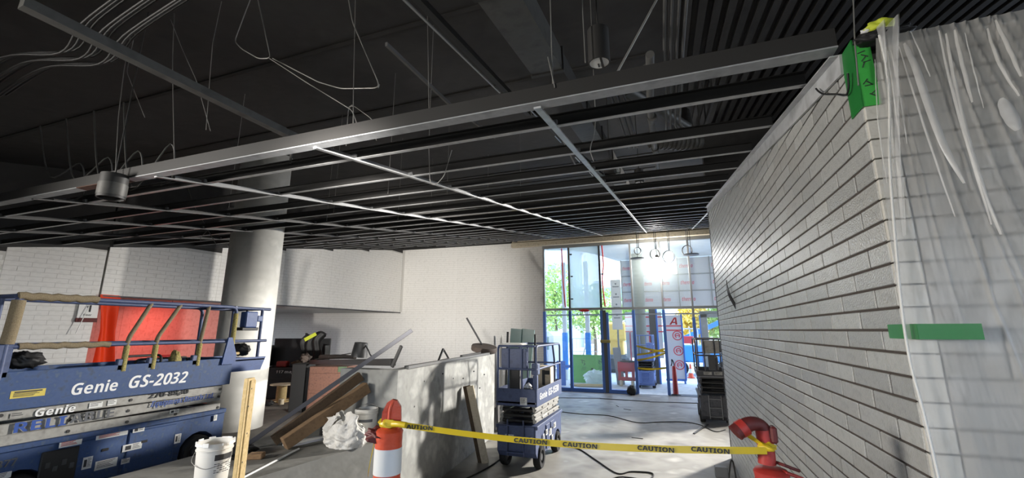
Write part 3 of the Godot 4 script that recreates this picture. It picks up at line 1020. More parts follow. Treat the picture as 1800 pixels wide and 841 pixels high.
	for i in 8:
		st = S()
		var z := -0.9 - i * 1.25
		bar(st, Vector3(0, gy(z) + 0.86, z), Vector3(0, gy(z - 1.23) + 0.86, z - 1.23), 0.28, 0.2)
		put("duct_section", st, M.duct if i % 2 else M.deck, o)
		st = S()
		bar(st, Vector3(0, gy(z) + 0.86, z + 0.02), Vector3(0, gy(z) + 0.865, z - 0.02), 0.31, 0.23)
		put("joint", st, M.charcoal, o)
	o = thing("air_duct", "round ribbed duct crossing over the pipes near the end of the brick wall", "duct", Vector3(0, 0, 0))
	st = S()
	var pr := []
	for i in 24:
		pr.append(Vector3(-0.1 + i * 0.03, 5.15, -6.2 - i * 0.014))
	for i in 23:
		tube(st, [pr[i], pr[i + 1]], 0.13 if i % 2 else 0.118, 12)
	put("flex_body", st, M.duct, o)
	st = S()
	tube(st, [Vector3(-0.3, 5.1, -4.6), Vector3(0.4, 5.17, -6.0)], 0.07, 12)
	tube(st, [Vector3(0.4, 5.17, -6.0), Vector3(0.4, 5.6, -6.4), Vector3(0.45, 5.7, -8.0)], 0.08, 12)
	one("round_duct", st, M.duct, "slanting dark round duct between the sprinkler pipe and the conduits", "duct")
	# pipe with collars
	o = thing("sprinkler_pipe", "grey sprinkler pipe with collars hanging beside the four conduits", "pipe", Vector3(-0.05, 0, 0))
	st = S()
	tube(st, [Vector3(0.04, 4.55, -3.2), Vector3(0, 4.6, -4.2), Vector3(0, 4.75, -5.3), Vector3(0.02, 5.1, -7.4)], 0.034, 12)
	put("pipe", st, M.conduit, o)
	for q in [[4.56, -3.45], [4.62, -4.45], [4.83, -5.8]]:
		st = S()
		tube(st, [Vector3(0.01, q[0] - 0.004, q[1] + 0.05), Vector3(0.01, q[0] + 0.01, q[1] - 0.05)], 0.048, 12)
		put("collar", st, M.duct, o)
	for k in 4:
		st = S()
		var x := 0.1 + k * 0.046
		tube(st, soft([Vector3(x + 0.02, 4.55, -2.2), Vector3(x, 4.6, -3.2), Vector3(x, 4.65, -5.05 + k * 0.07), Vector3(0.4, 4.66, -5.2 + k * 0.07), Vector3(0.85, 4.7, -5.24 + k * 0.07)], 0.2, 6), 0.012, 8)
		one("conduit", st, M.conduit, "%s from the left of four parallel grey conduits that bend towards the brick wall" % ORD[k], "conduit", "four parallel conduits")
	for k in 3:
		st = S()
		var x := -0.42 + k * 0.06
		tube(st, [Vector3(x, 4.75, -3.9), Vector3(x + 0.01, 4.95, -5.4), Vector3(x, 5.15, -6.4)], 0.014, 8)
		one("conduit", st, M.charcoal, "%s of three black cables between the first runner and the sprinkler pipe" % ORD[k], "cable", "three black cables")
	for q in [["slanting loose rod from the top edge down to the downlight", Vector3(0.1, 4.7, -2.72), Vector3(-0.23, 4.14, -2.72)], ["thin rod reaching down left of the first runner", Vector3(-1.0, 4.5, -4.4), Vector3(-0.95, 4.35, -5.0)]]:
		st = S()
		tube(st, [q[1], q[2]], 0.008, 6)
		one("loose_rod", st, M.wire, q[0], "rod")
	st = S()
	bar(st, Vector3(0.7, 5.3, -5.6), Vector3(0.7, 5.9, -9.0), 0.03, 0.03)
	for i in 3:
		bar(st, Vector3(0.7, gy(-5.6 - i) + DECK, -5.6 - i), Vector3(0.7, 5.3 + 0.176 * i, -5.6 - i), 0.02, 0.02)
	one("hanger_strut", st, M.charcoal, "black strut on drop rods over the bend of the conduits", "strut")
	# cable bundle at the upper left
	for k in 9:
		st = S()
		var of := Vector3(0.02 * k, 0.03 * (k % 3), -0.035 * k)
		tube(st, curve([Vector3(-6.4, 4.72, -1.7) + of, Vector3(-5.3, 4.74, -1.60) + of, Vector3(-4.7, 4.72, -1.72) + of, Vector3(-4.2, 4.8, -1.62) + of, Vector3(-3.4, 4.88, -1.55) + of], 6), 0.010, 6)
		one("data_cable", st, [M.charcoal, M.darkgrey, M.charcoal][k % 3], "%s cable, counted from the nearest, of the loose bundle at the upper left" % ORD[k], "cable", "bundled cables at the upper left")
	for k in 4:
		st = S()
		var x := -6.6 + k * 0.5
		tube(st, curve([Vector3(x, 4.7, -2.4), Vector3(x + 0.2, 4.1 - 0.1 * k, -2.5), Vector3(x + 0.5, 4.25, -2.6), Vector3(x + 0.45, 3.95, -2.7), Vector3(x + 0.2, 3.9, -2.75)], 6), 0.008, 6)
		one("hanging_cable", st, M.duct, "%s from the left of four dark cables looping above the front beam" % ORD[k], "cable", "shadowed cables on the left")
	# downlights
	downlight(Vector3(-0.345, 4.24, -2.72), 0.075, 0.26, "black cylinder downlight with a white face above the front beam", true)
	downlight(Vector3(-4.62, 3.57, -2.22), 0.1, 0.22, "black canister hanging over the rust red part of the front beam", false)
	downlight(Vector3(-0.32, 4.7, -6.75), 0.07, 0.22, "small white-faced downlight far above the channels beside the first runner", true)
	downlight(Vector3(-0.75, 4.85, -6.6), 0.1, 0.2, "dark downlight ring next to the small white-faced one", false)
	# things on the wall top
	st = S()
	blob(st, Vector3(0.985, 3.775, -2.19), Vector3(0.055, 0.03, 0.05), 3, 0.25, 12)
	var hv := thing("safety_vest", "crumpled yellow-green safety vest lying on top of the wall corner", "vest")
	put("cloth", st, M.vest, hv)
	st = S()
	blob(st, Vector3(0.935, 3.765, -2.19), Vector3(0.02, 0.012, 0.02), 8, 0.3, 8)
	put("reflective_band", st, M.reflective, hv)
	st = S()
	blob(st, Vector3(0.995, 3.725, -2.2), Vector3(0.11, 0.028, 0.07), 12, 0.3, 12)
	one("black_bag", st, M.black, "crumpled black bag under the yellow-green vest on the wall corner", "bag")
	st = S()
	tube(st, curve([Vector3(0.85, 3.74, -2.62), Vector3(0.848, 3.70, -2.58), Vector3(0.85, 3.65, -2.52), Vector3(0.862, 3.58, -2.4), Vector3(0.866, 3.53, -2.32), Vector3(0.864, 3.54, -2.27), Vector3(0.86, 3.6, -2.24)], 8), 0.005, 6)
	one("wall_cable", st, M.black, "black cable drooping across the top bricks beside the green tape", "cable")
	st = S()
	for i in 5:
		tube(st, curve([Vector3(0.87, 3.2 - i * 0.012, -7.6), Vector3(0.84, 2.95, -7.3 + i * 0.05), Vector3(0.87, 2.72 + i * 0.02, -6.9)], 6), 0.006, 5)
	one("wall_cable", st, M.charcoal, "thin black leads hanging halfway up the far end of the brick wall", "cable")

func downlight(at: Vector3, r: float, h: float, label: String, face: bool) -> void:
	var o := thing("downlight", label, "downlight", at)
	var st := S()
	lathe(st, [Vector2(0, h), Vector2(r, h), Vector2(r, 0), Vector2(r * 0.9, 0), Vector2(r * 0.9, 0.03), Vector2(0, 0.03)], Transform3D.IDENTITY, 24)
	put("canister", st, M.charcoal, o)
	if face:
		st = S()
		lathe(st, [Vector2(0, 0.004), Vector2(r * 0.88, 0.004), Vector2(r * 0.88, 0.028)], Transform3D.IDENTITY, 24)
		put("diffuser", st, M.white, o, "white face")
		st = S()
		box(st, Vector3(r * 0.25, 0.002, 0), Vector3(r * 0.2, 0.006, r * 1.6))
		box(st, Vector3(-r * 0.1, 0.002, -r * 0.3), Vector3(r * 0.12, 0.006, r * 0.5))
		put("clip", st, M.charcoal, o)
	else:
		st = S()
		lathe(st, [Vector2(r * 1.01, h * 0.1), Vector2(r * 1.04, h * 0.1), Vector2(r * 1.04, h * 0.6), Vector2(r * 1.01, h * 0.6)], Transform3D.IDENTITY, 24)
		put("sleeve", st, M.duct, o)
	st = S()
	tube(st, [Vector3(0, h, 0), Vector3(0, gy(at.z) + DECK - at.y - 0.03, 0)], 0.006, 6)
	put("stem", st, M.charcoal, o)

# ---------------------------------------------------------------- lamps that light the room
func lamps() -> void:
	# bright work lamp hanging in front of the upper glass
	var at := Vector3(-0.36, 5.0, -17.5)
	var o := thing("work_lamp", "glaring white work lamp hanging inside the upper glass by the wire coils", "lamp", at)
	var st := S()
	lathe(st, [Vector2(0, -0.2), Vector2(0.12, -0.17), Vector2(0.2, -0.08), Vector2(0.22, 0.02), Vector2(0.18, 0.14), Vector2(0.08, 0.2), Vector2(0, 0.21)], Transform3D.IDENTITY, 24)
	put("globe", st, M.lamp, o)
	st = S()
	lathe(st, [Vector2(0, 0.3), Vector2(0.06, 0.3), Vector2(0.07, 0.19), Vector2(0, 0.19)], Transform3D.IDENTITY, 12)
	tube(st, [Vector3(0, 0.3, 0), Vector3(0, gy(-17.5) + 0.05 - at.y, 0)], 0.012, 6)
	put("hanger", st, M.charcoal, o)
	lamp_light(at, 5.5, 0.18)
	# flood lamps aimed at the walls, two of them added as fill light
	flood(Vector3(5.3, 5.3, -17.0), Vector3(-3.6, 1.0, -6.9), 320.0, 28.0, 0.4, "white flood lamp hung past the brick wall in the far right corner")
	flood(Vector3(-4.3, 1.2, -5.85), Vector3(-11.7, 4.2, -14.0), 40.0, 54.0, 0.06, "small flood lamp hidden behind the return end of the guard wall", "dimlamp", Color(1, 0.98, 0.95), 0.53, true)
	flood(Vector3(-0.8, 3.1, 0.6), Vector3(-9.6, 3.9, -17.4), 155.0, 13.0, 0.2, "added fill lamp on a stand on the landing brightening the far white wall", "dimlamp", Color(1, 0.98, 0.95), 1.0)  # unseen fill light, added to brighten the far wall
	flood(Vector3(-7.2, 3.1, 1.6), Vector3(0.9, 1.5, -5.2), 48.0, 40.0, 0.6, "large added fill lamp on a stand at the rear left facing the grey brick wall", "dimlamp", Color(1, 0.98, 0.95), 1.0)  # added out of view to lift the near bricks and plastic

func flood(at: Vector3, aim: Vector3, e: float, angle: float, size: float, label: String, glow := "dimlamp", col := Color(1, 0.98, 0.95), floor_y := -1.0, added_visor := false) -> void:
	var d := (aim - at).normalized()
	var x := Vector3.UP.cross(-d).normalized()
	var b := Basis(x, (-d).cross(x), -d)
	var s := clampf(size, 0.05, 0.2)
	var o := thing("flood_lamp", label, "lamp", at)
	o.basis = b
	var st := S()
	box(st, Vector3(0, 0, s * 0.5), Vector3(s * 2.4, s * 1.8, s * 0.8), s * 0.15)
	put("housing", st, M.charcoal, o)
	st = S()
	box(st, Vector3(0, 0, s * 0.05), Vector3(s * 2.0, s * 1.4, s * 0.1), s * 0.03)
	put("lens", st, M[glow], o)
	st = S()
	if floor_y < 0.0:
		tube(st, [Vector3(0, s * 0.8, s * 0.5), b.inverse() * Vector3(0, gy(at.z) + DECK - at.y, 0) + Vector3(0, 0, s * 0.5)], 0.006, 6)
	else:
		for k in 3:
			tube(st, [Vector3(0, -s * 0.8, s * 0.5), b.inverse() * Vector3(0.3 * cos(k * 2.1), floor_y - at.y, 0.3 * sin(k * 2.1))], 0.012, 6)
	put("hanger" if floor_y < 0.0 else "stand", st, M.charcoal, o)
	if added_visor:
		st = S()
		var fw := Vector3(d.x, 0, d.z).normalized()
		var bi := b.inverse()
		bar(st, bi * (fw * -0.02 + Vector3.UP * 0.2), bi * (fw * 0.26 + Vector3.UP * 0.2), 0.6, 0.008, bi * Vector3.UP)
		put("added_visor", st, M.charcoal, o)  # plate added to keep the beam off the clutter above the lamp
	var l := SpotLight3D.new()
	l.name = "flood_light"
	l.basis = b
	l.position = at + d * (s * 0.1 + 0.02)
	l.light_energy = e
	l.light_size = size
	l.light_color = col
	l.spot_range = 60
	l.spot_attenuation = 2
	l.spot_angle = angle
	l.spot_angle_attenuation = 1.0
	l.shadow_enabled = true
	add_child(l)

# ---------------------------------------------------------------- scissor lifts
# built along local x (length), z (width), +z is the side with the lettering
func make_lift(label: String, at: Vector3, turn: float, p: Dictionary) -> Node3D:
	var o := thing("scissor_lift", label, "scissor lift", at, turn)
	var L: float = p.L
	var W: float = p.W
	var hl := L / 2.0
	var hw := W / 2.0
	var wr: float = p.wr
	var c0: float = p.c0
	var c1: float = p.c1
	var body: Material = M[p.body]
	var rail: Material = M[p.rail]
	var wx := hl - wr - 0.14
	# chassis with wheel arches
	var prof := [Vector2(-hl, c1), Vector2(-hl, c0 + 0.1)]
	for s in [-1.0, 1.0]:
		for k in 9:
			var a := PI - PI * k / 8.0
			prof.append(Vector2(s * wx + cos(a) * (wr + 0.05), maxf(c0, wr + sin(a) * (wr + 0.05)) if k in [1, 2, 3, 4, 5, 6, 7] else c0))
	prof.append(Vector2(hl, c0 + 0.1))
	prof.append(Vector2(hl, c1))
	var st := S()
	prism(st, prof, W - 0.06, Transform3D(Basis.IDENTITY, Vector3(0, 0, -hw + 0.03)))
	put("chassis", st, body, o)
	st = S()
	box(st, Vector3(0, c1 - 0.03, hw - 0.02), Vector3(L, 0.06, 0.05), 0.008)
	box(st, Vector3(0, c1 - 0.03, -hw + 0.02), Vector3(L, 0.06, 0.05), 0.008)
	box(st, Vector3(hl + 0.0, (c0 + c1) / 2 + 0.04, 0), Vector3(0.04, c1 - c0 - 0.1, W - 0.1), 0.01)
	box(st, Vector3(-hl - 0.0, (c0 + c1) / 2 + 0.04, 0), Vector3(0.04, c1 - c0 - 0.1, W - 0.1), 0.01)
	put("bumper", st, body, o)
	# wheels
	for sx in [-1.0, 1.0]:
		for sz in [-1.0, 1.0]:
			st = S()
			var xf := Transform3D(Basis(Vector3.RIGHT, PI / 2), Vector3(sx * wx, wr, sz * (hw - 0.07)))
			lathe(st, [Vector2(wr * 0.62, 0.06), Vector2(wr * 0.93, 0.065), Vector2(wr, 0.04), Vector2(wr, -0.04), Vector2(wr * 0.93, -0.065), Vector2(wr * 0.62, -0.06)], xf, 28)
			var wh := put("wheel", st, M.rubber, o)
			st = S()
			lathe(st, [Vector2(0, 0.045), Vector2(wr * 0.3, 0.05), Vector2(wr * 0.34, 0.02), Vector2(wr * 0.58, 0.02), Vector2(wr * 0.64, 0.055), Vector2(wr * 0.64, -0.055), Vector2(wr * 0.58, -0.02), Vector2(wr * 0.34, -0.02), Vector2(wr * 0.3, -0.05), Vector2(0, -0.045)], xf, 28)
			put("hub", st, M[p.hub], wh)
	# battery and hydraulic trays in the chassis sides
	for sz in [-1.0, 1.0]:
		for sx in [-1.0, 1.0]:
			st = S()
			var dw := (wx - wr - 0.1) * 0.96
			box(st, Vector3(sx * (dw / 2 + 0.015), (c0 + c1) / 2 - 0.03, sz * (hw - 0.025)), Vector3(dw - 0.03, c1 - c0 - 0.12, 0.03), 0.012)
			var dr := put("door", st, body, o)
			st = S()
			box(st, Vector3(sx * dw * 0.35, (c0 + c1) / 2 + 0.06, sz * (hw - 0.005)), Vector3(0.07, 0.03, 0.012), 0.003)
			put("latch", st, M.black, dr)
	# folded scissor arms
	var n: int = p.arms
	var a0: float = p.a0
	var ah: float = (p.a1 - a0) / n
	for sz in [-1.0, 1.0]:
		for k in n:
			st = S()
			var y := a0 + (k + 0.5) * ah
			var t := 0.012 * (1 if k % 2 else -1)
			var zz: float = sz * (hw - 0.08 - (0.015 if k % 2 else 0.0))
			bar(st, Vector3(-hl * 0.93, y - t, zz), Vector3(hl * 0.95, y + t, zz), 0.05, ah * 0.88, Vector3.UP, 0.008)
			var am := put("scissor_arm", st, M[p.arm], o)
			st = S()
			for sx in [-0.9, -0.45, 0.0, 0.45, 0.92]:
				tube(st, [Vector3(sx * hl, y + t * sx, zz - 0.035), Vector3(sx * hl, y + t * sx, zz + 0.035)], 0.018, 10)
			put("pivot_pin", st, M.charcoal, am)
	st = S()
	for k in n:
		for sx in [-0.9, -0.3, 0.3, 0.92]:
			st = S()
			tube(st, [Vector3(sx * hl, a0 + (k + 0.5) * ah, -hw + 0.1), Vector3(sx * hl, a0 + (k + 0.5) * ah, hw - 0.1)], 0.028, 10)
			put("cross_tube", st, M.charcoal, o)
	st = S()
	tube(st, [Vector3(-hl * 0.4, a0 + ah, 0), Vector3(hl * 0.5, a0 + ah * 1.6, 0)], 0.045, 12)
	put("lift_cylinder", st, M.charcoal, o)
	# platform
	var t0: float = p.t0
	var t1: float = p.t1
	st = S()
	box(st, Vector3(0, p.deck - 0.02, 0), Vector3(L, 0.04, W - 0.02), 0.005)
	put("deck", st, M.steel_dull, o)
	for sz in [-1.0, 1.0]:
		st = S()
		box(st, Vector3(0, (t0 + t1) / 2, sz * (hw - 0.012)), Vector3(L, t1 - t0, 0.024), 0.006)
		put("side_panel", st, body, o)
	for sx in [-1.0, 1.0]:
		st = S()
		box(st, Vector3(sx * (hl - 0.012), (t0 + t1) / 2, 0), Vector3(0.024, t1 - t0, W - 0.05), 0.006)
		put("end_panel", st, body, o)
	# guard rails
	var top: float = p.top
	var mid: float = p.mid
	var r: float = p.get("rr", 0.021)
	for sz in [-1.0, 1.0]:
		var z: float = sz * (hw - 0.02)
		st = S()
		tube(st, soft([Vector3(-hl + 0.03, t1 - 0.08, z), Vector3(-hl + 0.03, top, z), Vector3(hl - 0.03, top, z), Vector3(hl - 0.03, t1 - 0.08, z)], 0.1, 5), r, 10)
		put("top_rail", st, rail, o)
		st = S()
		tube(st, [Vector3(-hl + 0.03, mid, z), Vector3(hl - 0.03 + p.get("ext", 0.0), mid, z)], r * 0.9, 8)
		put("mid_rail", st, rail, o)
		for q in (p.posts if sz > 0.0 or not p.has("postmat") else []):
			st = S()
			tube(st, soft([Vector3(q[0], mid - 0.02, z), Vector3(q[0] + 0.01, mid + 0.08, z), Vector3(q[1], top, z)], 0.05, 3), r, 8)
			var po := put("post", st, M[p.get("postmat", p.rail)] if sz > 0.0 else rail, o)
			st = S()
			tube(st, [Vector3(q[0], t1 - 0.08, z), Vector3(q[0] + 0.005, mid - 0.02, z)], r * 1.25 if p.has("postmat") else r, 8)
			put("foam_wrap" if p.has("postmat") else "lower_post", st, M.foam_yellow if p.has("postmat") else rail, po)
	for sx in [-1.0, 1.0]:
		st = S()
		for y in [top, mid]:
			tube(st, [Vector3(sx * (hl - 0.03), y, -hw + 0.03), Vector3(sx * (hl - 0.03), y, hw - 0.03)], r * 0.9, 8)
		if sx < 0.0:
			for zq in [-0.16, 0.1]:
				tube(st, [Vector3(sx * (hl - 0.03), t1 - 0.05, zq), Vector3(sx * (hl - 0.03), top, zq)], r * 0.8, 8)
		put("gate_rail" if sx < 0.0 else "end_rail", st, rail, o)
	# steps at the rear end
	st = S()
	for k in 3:
		var y := c0 + 0.1 + k * 0.22
		box(st, Vector3(-hl - 0.05, y, 0), Vector3(0.06, 0.02, 0.3), 0.004)
	box(st, Vector3(-hl - 0.05, c0 + 0.34, -0.15), Vector3(0.03, 0.6, 0.02), 0.003)
	box(st, Vector3(-hl - 0.05, c0 + 0.34, 0.15), Vector3(0.03, 0.6, 0.02), 0.003)
	put("ladder", st, M[p.get("laddermat", p.rail)], o)
	return o

func letter(o: Node3D, n: String, s: String, w: float, h: float, x: float, y: float, z: float, m: String, shear := 0.2, font := "Droid Sans", bold := 800) -> void:
	var st := S()
	txt(st, s, w, h, Transform3D(Basis.IDENTITY, Vector3(x, y, z)), font, bold, shear)
	put(n, st, M[m], o)

func lifts() -> void:
	var st: SurfaceTool
	# --- the big blue lift on the left floor
	var hw := 0.405
	var o := make_lift("large dirty blue scissor lift with foam wrapped rails and big white lettering", Vector3(-6.855, 0.53, -3.74), PI / 2, {"L": 2.55, "W": 0.81, "wr": 0.21, "c0": 0.14, "c1": 0.73, "body": "blue_dirty", "rail": "blue_grey", "hub": "darkgrey", "arms": 3, "a0": 0.70, "a1": 1.09, "arm": "arm_grey", "deck": 1.24, "t0": 1.08, "t1": 1.47, "top": 2.245, "mid": 1.72, "posts": [[-0.17, 0.03], [0.16, 0.40], [0.74, 0.80]], "postmat": "foam", "ext": 0.6, "rr": 0.026})
	var zf := hw + 0.001
	letter(o, "lettering", "Genie", 0.44, 0.135, -0.42, 1.235, zf, "textwhite", 0.12)
	letter(o, "lettering", "GS-2032", 0.70, 0.15, 0.27, 1.25, zf, "textwhite", 0.22)
	letter(o, "lettering", "Genie", 0.34, 0.085, -0.72, 1.02, hw - 0.045, "textwhite", 0.12)
	letter(o, "lettering", "RELI", 0.42, 0.10, -0.82, 0.895, hw - 0.045, "textblue", 0.0)
	letter(o, "lettering", "ABLE", 0.42, 0.10, -0.37, 0.905, hw - 0.045, "textgrey", 0.0)
	letter(o, "lettering", "Equipment Rentals Ltd.", 0.84, 0.095, 0.66, 0.93, hw - 0.045, "textblue", 0.2, "Droid Serif", 700)
	letter(o, "lettering", "270-8830", 0.5, 0.06, 0.45, 1.045, hw - 0.045, "ink", 0.0)
	letter(o, "lettering", "8877", 0.2, 0.07, -1.06, 0.56, hw - 0.022, "textgrey", 0.0)
	sticker(o, Vector3(-1.0, 1.235, zf), 0, 0.27, 0.075, "yellowlabel", "ink", 1, 3)
	for q in [[-1.02, 1.02, 0.12, 0.05, "arm_grey", 0], [-0.36, 1.02, 0.13, 0.06, "sticker", 0], [-0.2, 1.025, 0.09, 0.06, "sticker", 0], [0.55, 0.80, 0.12, 0.05, "sticker", 2]]:
		sticker(o, Vector3(q[0], q[1], hw - 0.048), 0, q[2], q[3], q[4], "ink", q[5], int(q[0] * 100) + 200)
	for q in [[-0.55, 0.655, 0.2, 0.085, 1], [-0.16, 0.665, 0.32, 0.085, 1], [0.12, 0.66, 0.13, 0.07, 2], [-0.36, 0.39, 0.09, 0.13, 2], [-0.17, 0.33, 0.22, 0.10, 0], [0.08, 0.46, 0.21, 0.08, 2], [0.03, 0.31, 0.09, 0.06, 0], [-0.8, 0.26, 0.09, 0.1, 2], [-1.05, 0.45, 0.12, 0.06, 0], [0.62, 0.44, 0.08, 0.12, 2], [1.12, 0.62, 0.05, 0.08, 0]]:
		sticker(o, Vector3(q[0], q[1], hw - 0.005), 0, q[2], q[3], "sticker", "inkred" if q[4] == 1 else "ink", q[4], int(q[0] * 100) + 333)
	st = S()
	box(st, Vector3(-0.62, 0.42, hw - 0.01), Vector3(0.32, 0.36, 0.03), 0.01)
	var cp := put("control_panel", st, M.charcoal, o, "blackened ground control panel")
	st = S()
	for i in 4:
		st = S()
		box(st, Vector3(-0.72 + 0.07 * i, 0.46 - 0.05 * (i % 2), hw + 0.008), Vector3(0.04, 0.06, 0.015), 0.004)
		put("switch", st, M.darkgrey, cp)
	# foam wraps on the near rails
	for q in [[-1.24, 2.245, -0.55, 2.25], [-1.15, 1.722, -0.35, 1.722]]:
		st = S()
		var pts := []
		for i in 14:
			var t := i / 13.0
			pts.append(Vector3(lerpf(q[0], q[2], t), lerpf(q[1], q[3], t) + 0.008 * sin(i * 2.3), hw - 0.02 + 0.006 * sin(i * 3.1)))
		tube(st, pts, 0.042 if q[1] > 2 else 0.034, 8)
		put("foam_wrap", st, M.foam, o, "tattered brown foam sleeve")
	st = S()
	tube(st, [Vector3(-1.24, 1.75, hw - 0.02), Vector3(-1.235, 1.95, hw - 0.01), Vector3(-1.225, 2.2, hw - 0.02)], 0.056, 10)
	put("foam_wrap", st, M.foam, o, "thick tan foam wrapped on the corner post")
	st = S()
	box(st, Vector3(-1.245, 1.58, hw - 0.03), Vector3(0.12, 0.35, 0.06), 0.012)
	put("post_bracket", st, M.blue_grey, o)
	st = S()
	tube(st, [Vector3(1.24, 1.5, hw - 0.02), Vector3(1.245, 2.15, hw - 0.02)], 0.034, 8)
	put("foam_wrap", st, M.foam_yellow, o, "dirty yellow foam on the front corner post")
	# roll-out deck, its end bracket and the platform control box
	st = S()
	box(st, Vector3(1.55, 1.42, 0), Vector3(0.66, 0.03, W_(0.72)), 0.005)
	prism(st, [Vector2(1.25, 1.25), Vector2(1.82, 1.25), Vector2(1.9, 1.46), Vector2(1.25, 1.46)], 0.02, Transform3D(Basis.IDENTITY, Vector3(0, 0, 0.34)))
	prism(st, [Vector2(1.25, 1.25), Vector2(1.82, 1.25), Vector2(1.9, 1.46), Vector2(1.25, 1.46)], 0.02, Transform3D(Basis.IDENTITY, Vector3(0, 0, -0.36)))
	put("extension_deck", st, M.blue, o)
	st = S()
	for z in [-0.34, 0.34]:
		tube(st, [Vector3(1.75, 1.45, z), Vector3(1.75, 2.24, z)], 0.024, 8)
		tube(st, [Vector3(1.2, 2.24, z), Vector3(1.9, 2.24, z)], 0.024, 8)
	tube(st, [Vector3(1.75, 2.24, -0.34), Vector3(1.75, 2.24, 0.34)], 0.024, 8)
	put("extension_rail", st, M.blue_grey, o)
	st = S()
	prism(st, [Vector2(1.08, 1.38), Vector2(1.3, 1.38), Vector2(1.3, 1.52), Vector2(1.2, 1.78), Vector2(1.14, 1.78)], 0.03, Transform3D(Basis.IDENTITY, Vector3(0, 0, hw)))
	put("corner_plate", st, M.blue, o)
	st = S()
	box(st, Vector3(1.55, 2.06, 0.3), Vector3(0.22, 0.26, 0.14), 0.015)
	box(st, Vector3(1.70, 2.08, 0.32), Vector3(0.1, 0.1, 0.1), 0.01)
	var cb := put("control_box", st, M.blue, o)
	st = S()
	box(st, Vector3(1.55, 1.91, 0.28), Vector3(0.3, 0.05, 0.16), 0.01)
	put("tray", st, M.charcoal, cb)
	st = S()
	tube(st, [Vector3(1.5, 2.18, 0.3), Vector3(1.5, 2.24, 0.3)], 0.02, 8)
	put("joystick", st, M.charcoal, cb)
	st = S()
	for q in [[-0.2, 1.47, 0.08], [0.14, 1.47, 0.08], [0.7, 1.47, 0.08]]:
		box(st, Vector3(q[0], q[1], hw - 0.03), Vector3(0.09, 0.14, 0.06), 0.01)
	put("post_socket", st, M.blue_grey, o)
	# things in the big lift
	st = S()
	blob(st, Vector3(-6.62, 2.1, -2.72), Vector3(0.14, 0.09, 0.15), 21, 0.3, 12)
	one("work_bag", st, M.black, "small black bag in the near left corner of the large blue lift", "bag")
	st = S()
	tube(st, soft([Vector3(-6.8, 1.84, -4.2), Vector3(-6.8, 2.08, -4.2), Vector3(-6.8, 2.08, -3.75), Vector3(-6.8, 1.84, -3.75)], 0.06, 4), 0.016, 8)
	tube(st, soft([Vector3(-7.0, 1.84, -4.0), Vector3(-7.0, 2.02, -4.0), Vector3(-7.0, 2.02, -4.7), Vector3(-7.0, 1.84, -4.7)], 0.06, 4), 0.014, 8)
	one("handle_frame", st, M.charcoal, "dark tube frame standing on the deck of the large blue lift", "tool")
	st = S()
	blob(st, Vector3(-6.75, 1.96, -4.35), Vector3(0.07, 0.17, 0.07), 31, 0.2, 10)
	one("foam_roll", st, M.foam_yellow, "pale yellow roll of foam upright on the deck of the large blue lift", "foam")
	st = S()
	blob(st, Vector3(-6.8, 1.865, -4.02), Vector3(0.1, 0.06, 0.12), 33, 0.3, 10)
	one("red_tool", st, M.darkred, "small dark red tool on the deck of the large blue lift", "tool")
	st = S()
	blob(st, Vector3(-6.82, 2.10, -5.42), Vector3(0.15, 0.10, 0.12), 35, 0.25, 10)
	one("tool_bag", st, M.charcoal, "dark tool bag on the roll-out end of the large blue lift", "bag")
	st = S()
	bar(st, Vector3(-6.6, 2.03, -4.98), Vector3(-6.6, 2.06, -5.22), 0.05, 0.04, Vector3.UP, 0.01)
	bar(st, Vector3(-6.62, 2.08, -5.02), Vector3(-6.75, 2.1, -5.2), 0.05, 0.04, Vector3.UP, 0.01)
	one("wood_offcut", st, M.wood, "yellow wood offcuts on the roll-out end of the large blue lift", "wood")

	# --- the narrow blue lift in the middle
	o = make_lift("narrow blue scissor lift standing on the lower floor beside the concrete guard wall", Vector3(-2.735, 0, -8.64), PI / 2, {"L": 1.85, "W": 0.78, "wr": 0.19, "c0": 0.22, "c1": 0.76, "body": "blue_grey", "rail": "blue_grey", "hub": "darkgrey", "arms": 4, "a0": 0.77, "a1": 1.14, "arm": "arm_grey", "deck": 1.16, "t0": 1.08, "t1": 1.38, "top": 2.13, "mid": 1.72, "posts": [[0.42, 0.3]]})
	zf = 0.391
	letter(o, "lettering", "Genie", 0.5, 0.12, -0.5, 1.24, zf, "textwhite", 0.12)
	letter(o, "lettering", "GS-1530", 0.8, 0.13, 0.25, 1.24, zf, "textwhite", 0.2)
	letter(o, "lettering", "Genie", 0.3, 0.06, -0.3, 0.86, 0.35, "textwhite", 0.12)
	for q in [[-0.5, 0.5, 0.08, 0.12], [-0.3, 0.55, 0.12, 0.1], [-0.05, 0.5, 0.18, 0.12], [0.3, 0.56, 0.16, 0.1], [0.1, 0.36, 0.1, 0.12]]:
		sticker(o, Vector3(q[0], q[1], 0.386), 0, q[2], q[3], "sticker", "ink", 2, int(q[0] * 100) + 90)
	for q in [[-0.12, 0.56, 0.16, 0.09], [0.3, 0.56, 0.05, 0.05], [-0.33, 0.56, 0.05, 0.05]]:
		sticker(o, Vector3(-0.95, q[1], q[0]), -PI / 2, q[2], q[3], "sticker", "ink", 2, 51)
	sticker(o, Vector3(-0.927, 1.17, 0.14), -PI / 2, 0.13, 0.13, "sticker", "ink", 0, 52)
	st = S()
	box(st, Vector3(-0.86, 1.9, -0.06), Vector3(0.05, 0.38, 0.5), 0.012)
	put("blue_panel", st, M.blue_grey, o, "blue sheet hung inside the gate")
	st = S()
	box(st, Vector3(-0.8, 1.5, -0.06), Vector3(0.1, 0.42, 0.2), 0.012)
	put("document_box", st, M.charcoal, o)
	st = S()
	box(st, Vector3(-0.78, 1.72, 0.33), Vector3(0.16, 0.2, 0.12), 0.015)
	box(st, Vector3(-0.7, 1.45, 0.3), Vector3(0.1, 0.3, 0.08), 0.01)
	put("control_box", st, M.blue_grey, o)
